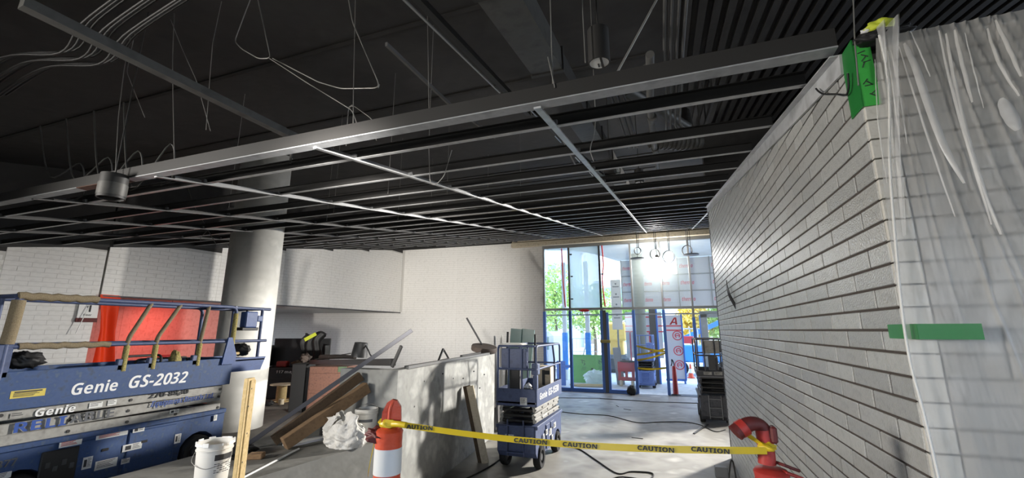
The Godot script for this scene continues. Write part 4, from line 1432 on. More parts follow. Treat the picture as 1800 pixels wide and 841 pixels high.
	# things in it
	st = S()
	tube(st, [Vector3(-2.56, 1.165, -8.3), Vector3(-2.54, 2.34, -8.28)], 0.022, 8)
	one("black_pole", st, M.black, "black pole standing up out of the narrow blue lift", "pole")
	st = S()
	box(st, Vector3(-2.58, 1.435, -9.15), Vector3(0.28, 0.5, 0.34), 0.02)
	var bx := thing("tool_crate", "tan carton with dark straps on the deck of the narrow blue lift", "carton")
	put("body", st, M.wood_pale, bx)
	st = S()
	box(st, Vector3(-2.58, 1.46, -8.98), Vector3(0.06, 0.3, 0.012))
	box(st, Vector3(-2.5, 1.56, -8.98), Vector3(0.1, 0.08, 0.012))
	put("strap", st, M.charcoal, bx)
	st = S()
	lathe(st, [Vector2(0, 0), Vector2(0.075, 0), Vector2(0.085, 0.2), Vector2(0.08, 0.2), Vector2(0.07, 0.02), Vector2(0, 0.02)], Transform3D(Basis.IDENTITY, Vector3(-2.62, 1.162, -8.05)), 18)
	one("tin_can", st, M.darkgrey, "dark open tin at the front of the narrow blue lift", "tin")
	st = S()
	blob(st, Vector3(-2.62, 1.39, -8.05), Vector3(0.07, 0.05, 0.07), 17, 0.25, 10)
	one("white_rag", st, M.white, "white rag in the tin of the narrow blue lift", "rag")
	st = S()
	prism(st, [Vector2(-0.26, 0), Vector2(0.2, 0.0), Vector2(0.14, 0.03), Vector2(-0.2, 0.035)], 0.3, Transform3D(Basis.IDENTITY, Vector3(-2.8, 2.152, -8.0)))
	one("paper_sheet", st, M.offwhite, "folded white sheet draped on the top rail of the narrow blue lift", "paper")

	# --- dark lift beyond the end of the brick wall
	o = make_lift("dark scissor lift with a ladder end, parked against the light past the brick wall", Vector3(0.93, 0, -13.9), PI / 2, {"L": 1.6, "W": 0.78, "wr": 0.165, "c0": 0.1, "c1": 0.72, "body": "lift_dark", "rail": "lift_dark", "hub": "darkgrey", "arms": 4, "a0": 0.73, "a1": 1.22, "arm": "lift_dark", "deck": 1.22, "t0": 1.2, "t1": 1.34, "top": 2.18, "mid": 1.75, "posts": [], "laddermat": "steel_dull"})
	st = S()
	box(st, Vector3(-0.72, 1.98, 0.02), Vector3(0.03, 0.34, 0.42), 0.008)
	put("notice_board", st, M.arm_grey, o)
	st = S()
	box(st, Vector3(-0.7, 1.55, 0.05), Vector3(0.1, 0.38, 0.24), 0.02)
	put("control_box", st, M.darkgrey, o)
	st = S()
	box(st, Vector3(-0.72, 1.98, 0.32), Vector3(0.06, 0.3, 0.13), 0.01)
	put("charger_box", st, M.charcoal, o)
	sticker(o, Vector3(-0.815, 1.29, -0.12), -PI / 2, 0.2, 0.08, "arm_grey", "ink", 0, 11)
	sticker(o, Vector3(-0.815, 1.29, 0.14), -PI / 2, 0.2, 0.08, "arm_grey", "ink", 0, 12)

	# --- blue lift outside the open doorway
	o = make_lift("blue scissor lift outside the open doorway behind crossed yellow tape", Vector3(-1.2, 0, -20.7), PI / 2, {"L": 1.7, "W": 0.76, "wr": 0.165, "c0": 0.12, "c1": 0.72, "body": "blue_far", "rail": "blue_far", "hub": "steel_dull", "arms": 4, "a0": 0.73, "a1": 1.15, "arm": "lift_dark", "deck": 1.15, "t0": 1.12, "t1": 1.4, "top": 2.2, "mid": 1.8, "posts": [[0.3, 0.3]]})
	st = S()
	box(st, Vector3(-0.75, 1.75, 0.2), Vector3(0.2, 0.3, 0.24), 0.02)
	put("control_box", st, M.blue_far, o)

func W_(x: float) -> float:
	return x

# ---------------------------------------------------------------- cones, tape, plastic, pails
func cone(label: String, at: Vector3, bent: bool) -> Node3D:
	var o := thing("delineator_post", label, "traffic post", at)
	var st := S()
	lathe(st, [Vector2(0, 0.05), Vector2(0.09, 0.05), Vector2(0.17, 0.035), Vector2(0.19, 0), Vector2(0, 0)], Transform3D.IDENTITY, 8)
	put("base", st, M.rubber, o)
	st = S()
	var sh := 0.90 if bent else 0.95
	lathe(st, [Vector2(0.075, 0.045), Vector2(0.068, 0.4), Vector2(0.064, 0.60), Vector2(0.0635, 0.78)], Transform3D.IDENTITY, 24)
	put("body", st, M.orange if not bent else M.redplastic, o)
	for q in [[0.45, 0.58], [sh - 0.20, sh - 0.085]]:
		st = S()
		lathe(st, [Vector2(0.066, q[0]), Vector2(0.0655, q[1]), Vector2(0.06, q[1] + 0.001)], Transform3D.IDENTITY, 24)
		put("band", st, M.reflective_grey if bent else M.reflective, o)
	st = S()
	lathe(st, [Vector2(0.0635, 0.78), Vector2(0.064, sh - 0.03), Vector2(0.067, sh - 0.012), Vector2(0.058, sh), Vector2(0.03, sh + 0.006), Vector2(0, sh + 0.006)], Transform3D.IDENTITY, 24)
	put("shoulder", st, M.orange if not bent else M.redplastic, o)
	st = S()
	if not bent:
		# flat loop handle
		prism(st, [Vector2(-0.034, 0.9), Vector2(0.034, 0.9), Vector2(0.046, 0.99), Vector2(0.042, 1.05), Vector2(0.022, 1.08), Vector2(0.0, 1.085), Vector2(-0.025, 1.07), Vector2(-0.044, 1.03), Vector2(-0.046, 0.99)], 0.035, Transform3D(Basis(Vector3.UP, 0.5), Vector3(0, 0, -0.017)))
		tube(st, soft([Vector3(0.012, 0.93, 0.03), Vector3(0.014, 1.06, 0.025), Vector3(0.02, 1.08, 0.0)], 0.03), 0.007, 6)
	else:
		tube(st, curve([Vector3(-0.012, 0.92, 0), Vector3(-0.01, 1.0, 0), Vector3(-0.014, 1.06, 0)], 5), 0.034, 14, 0.03)
	put("handle", st, M.orange if not bent else M.redplastic, o)
	if bent:
		st = S()
		tube(st, curve([Vector3(0.01, 1.03, 0), Vector3(-0.02, 1.075, 0), Vector3(-0.06, 1.085, 0.02), Vector3(-0.095, 1.068, 0.03), Vector3(-0.125, 1.045, 0.04)], 5), 0.026, 10, 0.036)
		put("bent_strap", st, M.darkred, o, "dark red strap bent over to the left")
		st = S()
		tube(st, [Vector3(-0.082, 1.074, 0.027), Vector3(-0.108, 1.058, 0.034)], 0.037, 10)
		put("strap_band", st, M.redplastic, o)
		st = S()
		box(st, Vector3(0.022, 1.045, 0.01), Vector3(0.025, 0.07, 0.05), 0.008)
		put("buckle", st, M.darkred, o)
		# crumpled ribbed sleeve on the right
		for k in 9:
			st = S()
			var y := 0.93 - k * 0.03
			bar(st, Vector3(0.03 + k * 0.005, y, 0.02), Vector3(0.095 + k * 0.011, y - 0.03, -0.02), 0.05, 0.013, Vector3.UP, 0.004)
			put("sleeve_rib", st, M.redplastic if k % 2 else M.darkred, o)
	return o

func ribbon(st: SurfaceTool, pts: Array, w: float, tw: Callable) -> void:
	for side in [1.0, -1.0]:
		for i in pts.size() - 1:
			var d: Vector3 = (pts[i + 1] - pts[i]).normalized()
			var u0: Vector3 = d.cross(Vector3.UP).rotated(d, tw.call(float(i) / pts.size()))
			var u1: Vector3 = d.cross(Vector3.UP).rotated(d, tw.call(float(i + 1) / pts.size()))
			var n = d.cross(u0).normalized() * side
			var of = n * 0.0006
			quad(st, pts[i] - u0 * w / 2 + of, pts[i + 1] - u1 * w / 2 + of, pts[i + 1] + u1 * w / 2 + of, pts[i] + u0 * w / 2 + of, n)

func near_things() -> void:
	var st: SurfaceTool
	var cl := Vector3(-1.335, 1.0, -1.908)
	var cr := Vector3(0.345, 1.0, -2.20)
	var c := cone("orange traffic post with white band and loop handle, left end of the tape", cl, false)
	st = S()
	blob(st, Vector3(-0.045, 0.92, 0.01), Vector3(0.06, 0.035, 0.055), 4, 0.4, 12, 3.0)
	put("torn_collar", st, M.darkred, c, "torn dark red collar")
	cone("red traffic post with a bent strap and ribbed sleeve beside the brick wall", cr, true).scale.y = 0.95
	# yellow caution tape between the posts
	var o := thing("caution_tape", "yellow caution tape with black print stretched between the two traffic posts", "tape")
	var a := Vector3(-1.335, 1.985, -1.908)
	var b := Vector3(0.33, 1.935, -2.19)
	var pts := []
	for i in 41:
		var t := i / 40.0
		pts.append(a.lerp(b, t) + Vector3(0, -0.035 * sin(PI * t), 0.04))
	st = S()
	ribbon(st, pts, 0.028, func(t): return PI / 2 + 0.25 * sin(t * 7.0))
	put("ribbon", st, M.tape, o)
	var dirx := (b - a).normalized()
	var up := (Vector3.UP - dirx * dirx.y).normalized()
	for q in [[0.10, "CAUTION"], [0.42, "CAUTION"], [0.55, "CAUTION"], [0.74, "CAUTION"], [0.87, "CAUTION"]]:
		st = S()
		var p: Vector3 = a.lerp(b, q[0]) + Vector3(0, -0.035 * sin(PI * q[0]), 0.0425)
		txt(st, q[1], 0.15, 0.018, Transform3D(Basis(dirx, up, dirx.cross(up)), p), "Droid Sans", 800, 0.0)
		put("lettering", st, M.ink, o)
	st = S()
	blob(st, Vector3(0, 0.972, 0), Vector3(0.052, 0.024, 0.045), 9, 0.3, 10, 3.0)
	var k := put("knot", st, M.tape, o)
	k.position = cl
	st = S()
	tube(st, curve([cl + Vector3(0.04, 0.978, 0.03), cl + Vector3(0.08, 0.982, 0.04), cl + Vector3(0.12, 0.98, 0.04)], 4), 0.014, 8)
	put("twist", st, M.tape, o)
	st = S()
	ribbon(st, curve([cr + Vector3(-0.03, 0.955, 0.03), cr + Vector3(-0.08, 0.99, 0.03), cr + Vector3(-0.1, 1.02, 0.03)], 5), 0.03, func(t): return 0.5 + t)
	blob(st, cr + Vector3(-0.01, 0.945, 0.02), Vector3(0.035, 0.02, 0.035), 14, 0.35, 8, 3.0)
	put("loose_end", st, M.tape, o)
	st = S()
	ribbon(st, curve([cl + Vector3(-0.07, 0.88, 0.02), cl + Vector3(-0.085, 0.75, 0.03), cl + Vector3(-0.075, 0.68, 0.04), cl + Vector3(-0.1, 0.6, 0.05), cl + Vector3(-0.09, 0.48, 0.05)], 6), 0.026, func(t): return 1.2 + 2.0 * t)
	put("loose_end", st, M.tape, o)
	# plastic sheet over the wall end
	st = S()
	var gather := Vector3(0.99, 3.74, -2.12)
	var no := FastNoiseLite.new()
	no.seed = 5
	no.frequency = 0.9
	var rr := RandomNumberGenerator.new()
	rr.seed = 12
	var ridges := []
	for kk in 13:
		ridges.append([0.02 + kk * 0.021 + rr.randf_range(-0.009, 0.009), rr.randf_range(0.5, 1.0), rr.randf_range(0.0016, 0.0036), rr.randf_range(0.4, 1.2)])
	sheet(st, 380, 56, func(u, v):
		var xb = 0.875 + 0.075 * pow(1.0 - v, 2.0) + u * 1.0
		var y = 3.70 - v * 2.2
		var ang = (xb - 0.90) / (5.6 - y)
		var fold := 0.0
		for q in ridges:
			var dd = (ang - q[0]) / q[2]
			fold += exp(-dd * dd) * 0.009 * q[1] * (1.0 - smoothstep(q[3] * 0.5, q[3], v))
		fold *= smoothstep(0.0, 0.06, u)
		var x = xb - 0.03 * u * (1.0 - v) - 0.045 * sin(v * PI) * (1.0 - u) + 0.02 * v * (1.0 - u)
		return Vector3(x, y, -2.15 + fold + 0.012 * no.get_noise_2d(u * 5.0, v * 7.0) + 0.02 * (1.0 - v) * u))
	var ps := thing("plastic_sheet", "dusty translucent plastic sheet hanging in folds over the near end of the brick wall", "plastic sheet")
	put("sheet", st, M.poly, ps)
	st = S()
	tube(st, curve([Vector3(0.955, 3.70, -2.13), Vector3(0.945, 3.45, -2.11), Vector3(0.9, 3.1, -2.12), Vector3(0.868, 2.75, -2.12), Vector3(0.85, 2.5, -2.12), Vector3(0.845, 2.3, -2.12), Vector3(0.86, 2.05, -2.12), Vector3(0.875, 1.5, -2.12)], 6), 0.005, 6)
	put("rolled_edge", st, M.offwhite, ps)
	st = S()
	sheet(st, 10, 30, func(u, v):
		return Vector3(0.95 + 0.06 * u * (1.0 - v) - 0.05 * v, 3.74 - v * 0.95, -2.13 + 0.05 * sin(u * 9.0 + v * 4.0) * (1.0 - v) + 0.03 * u))
	put("gathered_edge", st, M.poly_clear, ps)
	# doubled folds of the plastic, their bright sheen put into a paler colour
	for q in [[[Vector3(0.960, 3.600, -2.10), Vector3(0.950, 3.400, -2.10), Vector3(0.940, 3.210, -2.10)], 0.0030], [[Vector3(0.970, 3.600, -2.10), Vector3(0.970, 3.380, -2.10), Vector3(0.960, 3.170, -2.10)], 0.0037], [[Vector3(1.000, 3.610, -2.10), Vector3(1.030, 3.200, -2.10), Vector3(1.060, 2.850, -2.10)], 0.0045], [[Vector3(1.020, 3.620, -2.10), Vector3(1.040, 3.500, -2.10), Vector3(1.070, 3.180, -2.10), Vector3(1.110, 2.980, -2.10)], 0.0149], [[Vector3(1.050, 3.670, -2.10), Vector3(1.070, 3.540, -2.10), Vector3(1.080, 3.450, -2.10)], 0.0037], [[Vector3(1.140, 3.650, -2.10), Vector3(1.140, 3.360, -2.10), Vector3(1.150, 3.070, -2.10), Vector3(1.160, 2.810, -2.10)], 0.0060], [[Vector3(1.160, 3.630, -2.10), Vector3(1.150, 3.260, -2.10), Vector3(1.160, 2.970, -2.10), Vector3(1.180, 2.770, -2.10)], 0.0097], [[Vector3(1.190, 3.640, -2.10), Vector3(1.190, 3.470, -2.10), Vector3(1.190, 3.310, -2.10)], 0.0082], [[Vector3(1.220, 3.620, -2.10), Vector3(1.220, 3.450, -2.10), Vector3(1.220, 3.280, -2.10)], 0.0030], [[Vector3(1.290, 3.620, -2.10), Vector3(1.300, 3.460, -2.10), Vector3(1.330, 3.310, -2.10)], 0.0067], [[Vector3(1.320, 3.650, -2.10), Vector3(1.340, 3.510, -2.10), Vector3(1.350, 3.390, -2.10)], 0.0082], [[Vector3(1.280, 3.310, -2.10), Vector3(1.290, 3.240, -2.10), Vector3(1.300, 3.170, -2.10)], 0.0253], [[Vector3(0.910, 3.570, -2.10), Vector3(0.880, 3.280, -2.10), Vector3(0.870, 3.010, -2.10)], 0.0030]]:
		st = S()
		var ln = curve(q[0], 10)
		var hw = q[1]
		sheet(st, 6, ln.size() - 1, func(u, v):
			var p: Vector3 = ln[int(round(v * (ln.size() - 1)))]
			var taper = pow(sin(PI * clampf(v * 0.94 + 0.03, 0.0, 1.0)), 0.6)
			var w = (u * 2.0 - 1.0)
			return p + Vector3(w * hw * taper, 0, (1.0 - w * w) * minf(hw, 0.008) + 0.001 * sin(v * 23.0)))
		put("fold", st, M.poly_fold_sheen, ps)
	# green tape
	var gt := thing("green_tape", "bright green tape with scribbled marks on the top corner of the brick wall", "tape")
	st = S()
	box(st, Vector3(0.918, 3.575, -2.214), Vector3(0.066, 0.33, 0.004))
	put("strip", st, M.greentape, gt)
	st = S()
	box(st, Vector3(0.884, 3.58, -2.275), Vector3(0.005, 0.34, 0.13))
	put("strip", st, M.greenfilm, gt, "darker green strip round the corner")
	st = S()
	for q in [[0.945, 3.68, 0.3], [0.955, 3.66, -0.5], [0.95, 3.645, 0.9], [0.96, 3.63, 0.2], [0.945, 3.615, 1.2], [0.94, 3.53, 0.9], [0.955, 3.52, -0.8], [0.95, 3.51, 0.1], [0.965, 3.475, 0.7], [0.96, 3.46, -0.6]]:
		box(st, Vector3(q[0] - 0.032, q[1], -2.211), Vector3(0.03, 0.004, 0.002), 0, Basis(Vector3.BACK, q[2]))
	put("marker_scribble", st, M.ink, gt)
	st = S()
	box(st, Vector3(0.975, 2.415, -2.105), Vector3(0.19, 0.058, 0.003))
	box(st, Vector3(0.880, 2.415, -2.225), Vector3(0.003, 0.058, 0.24))
	one("green_tape", st, M.greenfilm, "dark green strip of tape holding the plastic to the brick wall at mid height", "tape")
	# post and pail on the ledge
	st = S()
	box(st, Vector3(0, 0.48, 0), Vector3(0.04, 0.96, 0.115), 0.004)
	var wp := thing("wood_post", "upright pale timber post between the white pail and the big column", "post", Vector3(-3.93, 1.0, -3.26), 0.35)
	put("stud", st, M.wood, wp)
	st = S()
	box(st, Vector3(0.024, 0.47, -0.02), Vector3(0.012, 0.94, 0.085), 0.003)
	put("face_board", st, M.wood, wp)
	for q in [[0.86, 0.0], [0.7, 0.02], [0.45, -0.01], [0.2, 0.01]]:
		st = S()
		box(st, Vector3(0.031, q[0], q[1]), Vector3(0.003, 0.014, 0.010), 0.001)
		put("nail", st, M.charcoal, wp)
	pail(Vector3(-4.20, 1.0, -3.20), "white pail with broken rim and dark label before the large blue lift", true)
	pail(Vector3(-4.0, 1.0, -5.17), "white ribbed pail behind the dirty bag against the guard wall", false)

func pail(at: Vector3, label: String, broken: bool) -> void:
	var o := thing("pail", label, "pail", at, 0.6 if broken else 0.3)
	var st := S()
	lathe(st, [Vector2(0, 0.0), Vector2(0.13, 0.0), Vector2(0.134, 0.01), Vector2(0.146, 0.30), Vector2(0.15, 0.375), Vector2(0.145, 0.375), Vector2(0.14, 0.3), Vector2(0.126, 0.015), Vector2(0, 0.015)], Transform3D.IDENTITY, 32)
	put("body", st, M.offwhite, o)
	for y in ([0.315] if broken else [0.31, 0.335, 0.358]):
		st = S()
		lathe(st, [Vector2(0.145, y - 0.008), Vector2(0.154, y - 0.006), Vector2(0.155, y + 0.004), Vector2(0.148, y + 0.008)], Transform3D.IDENTITY, 32)
		put("rib", st, M.offwhite, o)
	st = S()
	if broken:
		for k in 18:
			if k in [3, 4]:
				continue
			var a0 := TAU * k / 18.0
			var h := 0.03 + 0.012 * sin(k * 2.7)
			box(st, Vector3(cos(a0) * 0.154, 0.362 + h * 0.2, sin(a0) * 0.154), Vector3(0.012, h, 0.056), 0.003, Basis(Vector3.UP, -a0))
		put("torn_lid_rim", st, M.white, o)
		st = S()
		# label patch on the curved side
		for k in 7:
			var a1 := 0.15 + k * 0.16
			box(st, Vector3(cos(a1) * 0.1475, 0.20, -sin(a1) * -0.1475), Vector3(0.003, 0.16, 0.026), 0, Basis(Vector3.UP, -a1))
		put("label", st, M.sticker, o)
		st = S()
		for k in 7:
			var a1 := 0.15 + k * 0.16
			box(st, Vector3(cos(a1) * 0.1495, 0.255, sin(a1) * 0.1495), Vector3(0.003, 0.05, 0.026), 0, Basis(Vector3.UP, -a1))
			for j in 5:
				if (k + j) % 4 != 0:
					box(st, Vector3(cos(a1) * 0.1485, 0.2 - j * 0.018, sin(a1) * 0.1485), Vector3(0.003, 0.006, 0.02), 0, Basis(Vector3.UP, -a1))
		put("label_print", st, M.ink, o)
	else:
		for k in 9:
			var a1 := 0.7 + k * 0.14
			box(st, Vector3(cos(a1) * 0.1465, 0.235, sin(a1) * 0.1465), Vector3(0.003, 0.035, 0.021), 0, Basis(Vector3.UP, -a1))
		put("label_print", st, M.textgrey, o)
	st = S()
	tube(st, curve([Vector3(-0.152, 0.31, 0), Vector3(-0.15, 0.22, 0.08), Vector3(0, 0.17, 0.158), Vector3(0.15, 0.22, 0.08), Vector3(0.152, 0.31, 0)] if broken else [Vector3(-0.15, 0.33, 0.0), Vector3(-0.1, 0.4, -0.05), Vector3(0.0, 0.42, -0.08), Vector3(0.1, 0.4, -0.05), Vector3(0.15, 0.33, 0)], 6), 0.003, 6)
	put("bail_handle", st, M.wire, o)

# ---------------------------------------------------------------- things on the ledge and the left floor
func left_things() -> void:
	var st: SurfaceTool
	var o: Node3D
	# dirty bag
	st = S()
	var no := FastNoiseLite.new()
	no.seed = 11
	no.frequency = 1.7
	sheet(st, 48, 24, func(u, v):
		var th: float = u * TAU
		var r := 0.20 * (0.86 + 0.24 * sin(v * PI * 0.9 + 0.3)) * (1.0 if v < 0.92 else 0.55)
		var f = 0.03 * sin(th * 9.0 + v * 5.0) * v + 0.05 * no.get_noise_3d(cos(th) * 1.5, v * 2.5, sin(th) * 1.5)
		var h = v * (0.36 + 0.09 * sin(th * 2.0 + 0.5) + 0.05 * sin(th * 5.0))
		return Vector3(cos(th) * (r + f) * 1.25 - 0.06 * v, maxf(0.004, h * 0.86), sin(th) * (r + f) * 0.85), true)
	var bag := one("cloth_bag", st, M.bag, "dirty off-white sack slumped open against the ribbed pail on the ledge", "sack", "", Vector3(-3.94, 1.0, -4.72))
	# timber leaning on the guard wall
	st = S()
	bar(st, Vector3(-4.52, 1.07, -4.32), Vector3(-4.12, 1.63, -5.30), 0.11, 0.15, Vector3.UP, 0.006)
	one("timber_beam", st, M.cardboard, "thick brown timber leaning on the guard wall beside the sack", "timber")
	st = S()
	bar(st, Vector3(-4.80, 1.06, -4.42), Vector3(-4.24, 1.78, -5.30), 0.09, 0.13, Vector3.UP, 0.006)
	one("timber_beam", st, M.wood_dark, "darker weathered timber lying behind the thick brown one", "timber")
	st = S()
	bar(st, Vector3(-5.0, 1.03, -4.18), Vector3(-3.40, 2.42, -5.26), 0.035, 0.055, Vector3.UP, 0.003)
	one("metal_stud", st, M.stud, "long grey metal stud slanting up past the end of the guard wall", "stud")
	st = S()
	bar(st, Vector3(-4.62, 1.015, -4.45), Vector3(-4.5, 1.015, -4.95), 0.16, 0.03, Vector3.UP, 0.003)
	one("white_board", st, M.white, "white board lying flat under the leaning timbers", "board")
	st = S()
	tube(st, [Vector3(-4.0, 1.012, -3.3), Vector3(-4.36, 1.012, -4.40)], 0.011, 8)
	one("white_rod", st, M.white, "thin white rod lying along the edge of the ledge", "rod")
	st = S()
	box(st, Vector3(-4.52, 1.03, -3.95), Vector3(0.16, 0.06, 0.12), 0.01, Basis(Vector3.UP, 0.5))
	one("wood_offcut", st, M.cardboard, "small brown block on the ledge near the timber post", "block")
	st = S()
	blob(st, Vector3(-4.85, 1.05, -3.95), Vector3(0.2, 0.06, 0.22), 41, 0.3, 10)
	one("dark_tarp", st, M.black, "dark rumpled cloth on the ledge behind the timber post", "cloth")
	st = S()
	box(st, Vector3(-4.52, 1.14, -5.12), Vector3(0.26, 0.28, 0.22), 0.02)
	one("black_crate", st, M.black, "small black crate between the leaning timbers and the sack", "crate")
	# steel channel and clutter on top, behind the guard wall
	o = thing("crate_stack", "reddish brown plywood crate with two drawers behind the end of the guard wall", "crate", Vector3(-7.68, 0.53, -8.6), 0.35)
	st = S()
	box(st, Vector3(0, 0.53, 0), Vector3(0.9, 1.06, 0.6), 0.01)
	put("body", st, M.redwood, o)
	for y in [0.28, 0.72]:
		st = S()
		box(st, Vector3(0, y, 0.305), Vector3(0.84, 0.38, 0.02), 0.006)
		put("drawer", st, M.redwood, o)
	st = S()
	box(st, Vector3(0.32, 1.0, 0.31), Vector3(0.2, 0.12, 0.02), 0.004)
	put("green_tag", st, mat("green_faded", [58, 74, 52], 0.8), o, "faded green tag")
	st = S()
	box(st, Vector3(-8.55, 1.08, -8.55), Vector3(0.35, 1.1, 0.5), 0.015, Basis(Vector3.UP, 0.35))
	one("dark_cabinet", st, M.black, "narrow black cabinet between the black job box and the brown crate", "cabinet")
	st = S()
	bar(st, Vector3(-8.3, 1.66, -8.5), Vector3(-3.85, 1.965, -5.5), 0.09, 0.1, Vector3.UP, 0.006)
	one("steel_channel", st, M.charcoal, "long dark steel channel lying from the brown crate to the guard wall corner", "channel")
	st = S()
	tube(st, curve([Vector3(-7.5, 1.825, -7.96), Vector3(-6.6, 1.885, -7.36), Vector3(-5.9, 1.922, -6.89), Vector3(-5.4, 1.94, -6.56)], 6), 0.055, 10, 0.03)
	one("dirty_roll", st, M.plywood, "dirty reddish roll lying on the steel channel", "roll")
	st = S()
	tube(st, [Vector3(-8.3, 1.72, -8.62), Vector3(-5.9, 1.98, -7.05)], 0.012, 6)
	one("thin_rod", st, M.charcoal, "thin dark rod behind the dirty roll", "rod")
	o = thing("black_bucket", "black bucket with a loose strap standing on the steel channel", "bucket", Vector3(-5.2, 1.965, -6.41))
	st = S()
	lathe(st, [Vector2(0, 0), Vector2(0.14, 0), Vector2(0.11, 0.24), Vector2(0.1, 0.24), Vector2(0.12, 0.02), Vector2(0, 0.02)], Transform3D(Basis(Vector3.BACK, -0.12), Vector3.ZERO), 18)
	put("body", st, M.black, o)
	st = S()
	tube(st, curve([Vector3(0.1, 0.22, 0), Vector3(0.2, 0.12, 0.02), Vector3(0.26, 0.03, 0.02), Vector3(0.33, 0.0, 0.02)], 5), 0.012, 6)
	put("strap", st, M.black, o)
	st = S()
	blob(st, Vector3(-8.5, 1.75, -8.52), Vector3(0.12, 0.1, 0.12), 47, 0.3, 10)
	one("rag", st, M.plywood, "dark brown rag on top of the black cabinet", "rag")
	st = S()
	bar(st, Vector3(-3.82, 1.9, -5.44), Vector3(-3.68, 2.2, -5.44), 0.035, 0.045, Vector3.UP, 0.004)
	one("short_stick", st, M.charcoal, "short dark stick propped on the guard wall corner by the steel channel", "stick")
	# job box with open lid
	o = thing("job_box", "black steel job box with white lettering and its lid standing open", "tool chest", Vector3(-10.45, 0.53, -10.1), 0.32)
	st = S()
	box(st, Vector3(0, 0.42, 0), Vector3(1.7, 0.84, 0.7), 0.015)
	put("body", st, M.magnum, o)
	st = S()
	box(st, Vector3(0, 1.22, -0.32), Vector3(1.72, 0.85, 0.06), 0.012)
	box(st, Vector3(-0.84, 1.15, -0.15), Vector3(0.03, 0.6, 0.3), 0.006)
	box(st, Vector3(0.84, 1.15, -0.15), Vector3(0.03, 0.6, 0.3), 0.006)
	put("lid", st, M.magnum, o)
	st = S()
	box(st, Vector3(0, 0.55, 0.355), Vector3(1.7, 0.025, 0.02), 0.004)
	put("front_ledge", st, M.darkgrey, o)
	letter(o, "lettering", "117 magnum", 0.8, 0.10, 0.05, 0.72, 0.352, "textwhite", 0.2)
	st = S()
	prism(st, [Vector2(-0.09, 0.08), Vector2(0.09, 0.08), Vector2(0.1, 0.0), Vector2(0.06, -0.09), Vector2(-0.06, -0.09), Vector2(-0.1, 0.0)], 0.008, Transform3D(Basis.IDENTITY, Vector3(0.22, 0.38, 0.352)))
	put("badge", st, M.yellowlabel, o)
	st = S()
	box(st, Vector3(0.22, 0.38, 0.362), Vector3(0.11, 0.02, 0.004))
	box(st, Vector3(0.22, 0.42, 0.362), Vector3(0.08, 0.02, 0.004))
	box(st, Vector3(0.22, 0.34, 0.362), Vector3(0.07, 0.02, 0.004))
	put("badge_print", st, M.ink, o)
	st = S()
	box(st, Vector3(-10.72, 1.458, -9.92), Vector3(0.3, 0.16, 0.2), 0.02, Basis(Vector3.UP, 0.32))
	one("red_case", st, M.redplastic, "red plastic case on the front of the black job box", "case")
	st = S()
	blob(st, Vector3(-10.32, 1.475, -10.02), Vector3(0.15, 0.075, 0.1), 53, 0.25, 10)
	one("tan_bag", st, M.wood_dark, "small tan bag on the job box right of the red case", "bag")
	o = thing("work_jacket", "black work jacket with a pale yellow stripe thrown over the job box lid", "jacket", Vector3(-9.95, 1.4, -10.25), 0.32)
	st = S()
	sheet(st, 24, 24, func(u, v):
		return Vector3(-0.28 + 0.62 * u + 0.05 * sin(v * 9.0), 0.92 - 0.85 * v * v - 0.06 * sin(u * 7.0), 0.06 + 0.13 * sin(v * PI * 0.6) + 0.035 * sin(u * 19.0 + v * 3.0)))
	sheet(st, 12, 4, func(u, v): return Vector3(-0.28 + 0.62 * u, 0.92 - 0.06 * sin(u * 7.0) + 0.02 * sin(v * PI), 0.06 - 0.18 * v))
	put("cloth", st, M.black, o)
	st = S()
	bar(st, Vector3(-0.2, 0.74, 0.21), Vector3(0.1, 0.92, 0.16), 0.02, 0.1, Vector3.UP, 0.005)
	put("stripe", st, M.vest, o)
	# cable drum
	o = thing("cable_drum", "small wooden cable drum standing on end before the job box", "cable drum", Vector3(-10.05, 0.53, -9.35))
	st = S()
	lathe(st, [Vector2(0, 0.44), Vector2(0.13, 0.44), Vector2(0.13, 0.02), Vector2(0, 0.02)], Transform3D.IDENTITY, 24)
	put("core", st, M.wood, o)
	for y in [0.0, 0.44]:
		st = S()
		lathe(st, [Vector2(0, y), Vector2(0.3 if y > 0.1 else 0.2, y), Vector2(0.3 if y > 0.1 else 0.2, y + 0.025), Vector2(0, y + 0.025)], Transform3D.IDENTITY, 28)
		put("flange", st, M.wood_pale if y > 0.1 else M.wood, o)
	# clutter along the floor boards
	for k in 3:
		st = S()
		bar(st, Vector3(-10.35 + k * 0.12, 0.548 + 0.002 * k, -8.6 - k * 0.1), Vector3(-10.3 + k * 0.16, 0.548 + 0.002 * k, -11.6 + 0.15 * k), 0.09, 0.035, Vector3.UP, 0.003)
		one("floor_board", st, M.wood_pale if k != 1 else M.wood, "%s of three long pale boards lying on the left floor before the job box" % ORD[k], "board", "long boards on the left floor")
	o = thing("folding_frame", "small white framed stand beside the cable drum", "stand", Vector3(-10.55, 0.53, -8.9), 0.5)
	st = S()
	for q in [[-0.14, 0.1, -0.14, 0.55], [0.14, 0.1, 0.14, 0.58], [-0.14, 0.55, 0.14, 0.58], [-0.14, 0.2, 0.14, 0.22]]:
		bar(st, Vector3(q[0], q[1], 0), Vector3(q[2], q[3], 0), 0.03, 0.03, Vector3.BACK)
	bar(st, Vector3(-0.14, 0.1, 0), Vector3(-0.2, 0, 0.15), 0.03, 0.03)
	bar(st, Vector3(0.14, 0.1, 0), Vector3(0.2, 0, 0.15), 0.03, 0.03)
	put("frame", st, M.white, o)
	st = S()
	box(st, Vector3(0, 0.38, -0.01), Vector3(0.24, 0.3, 0.02))
	put("panel", st, M.black, o)
	st = S()
	blob(st, Vector3(-9.85, 0.6, -8.75), Vector3(0.2, 0.07, 0.1), 61, 0.3, 10)
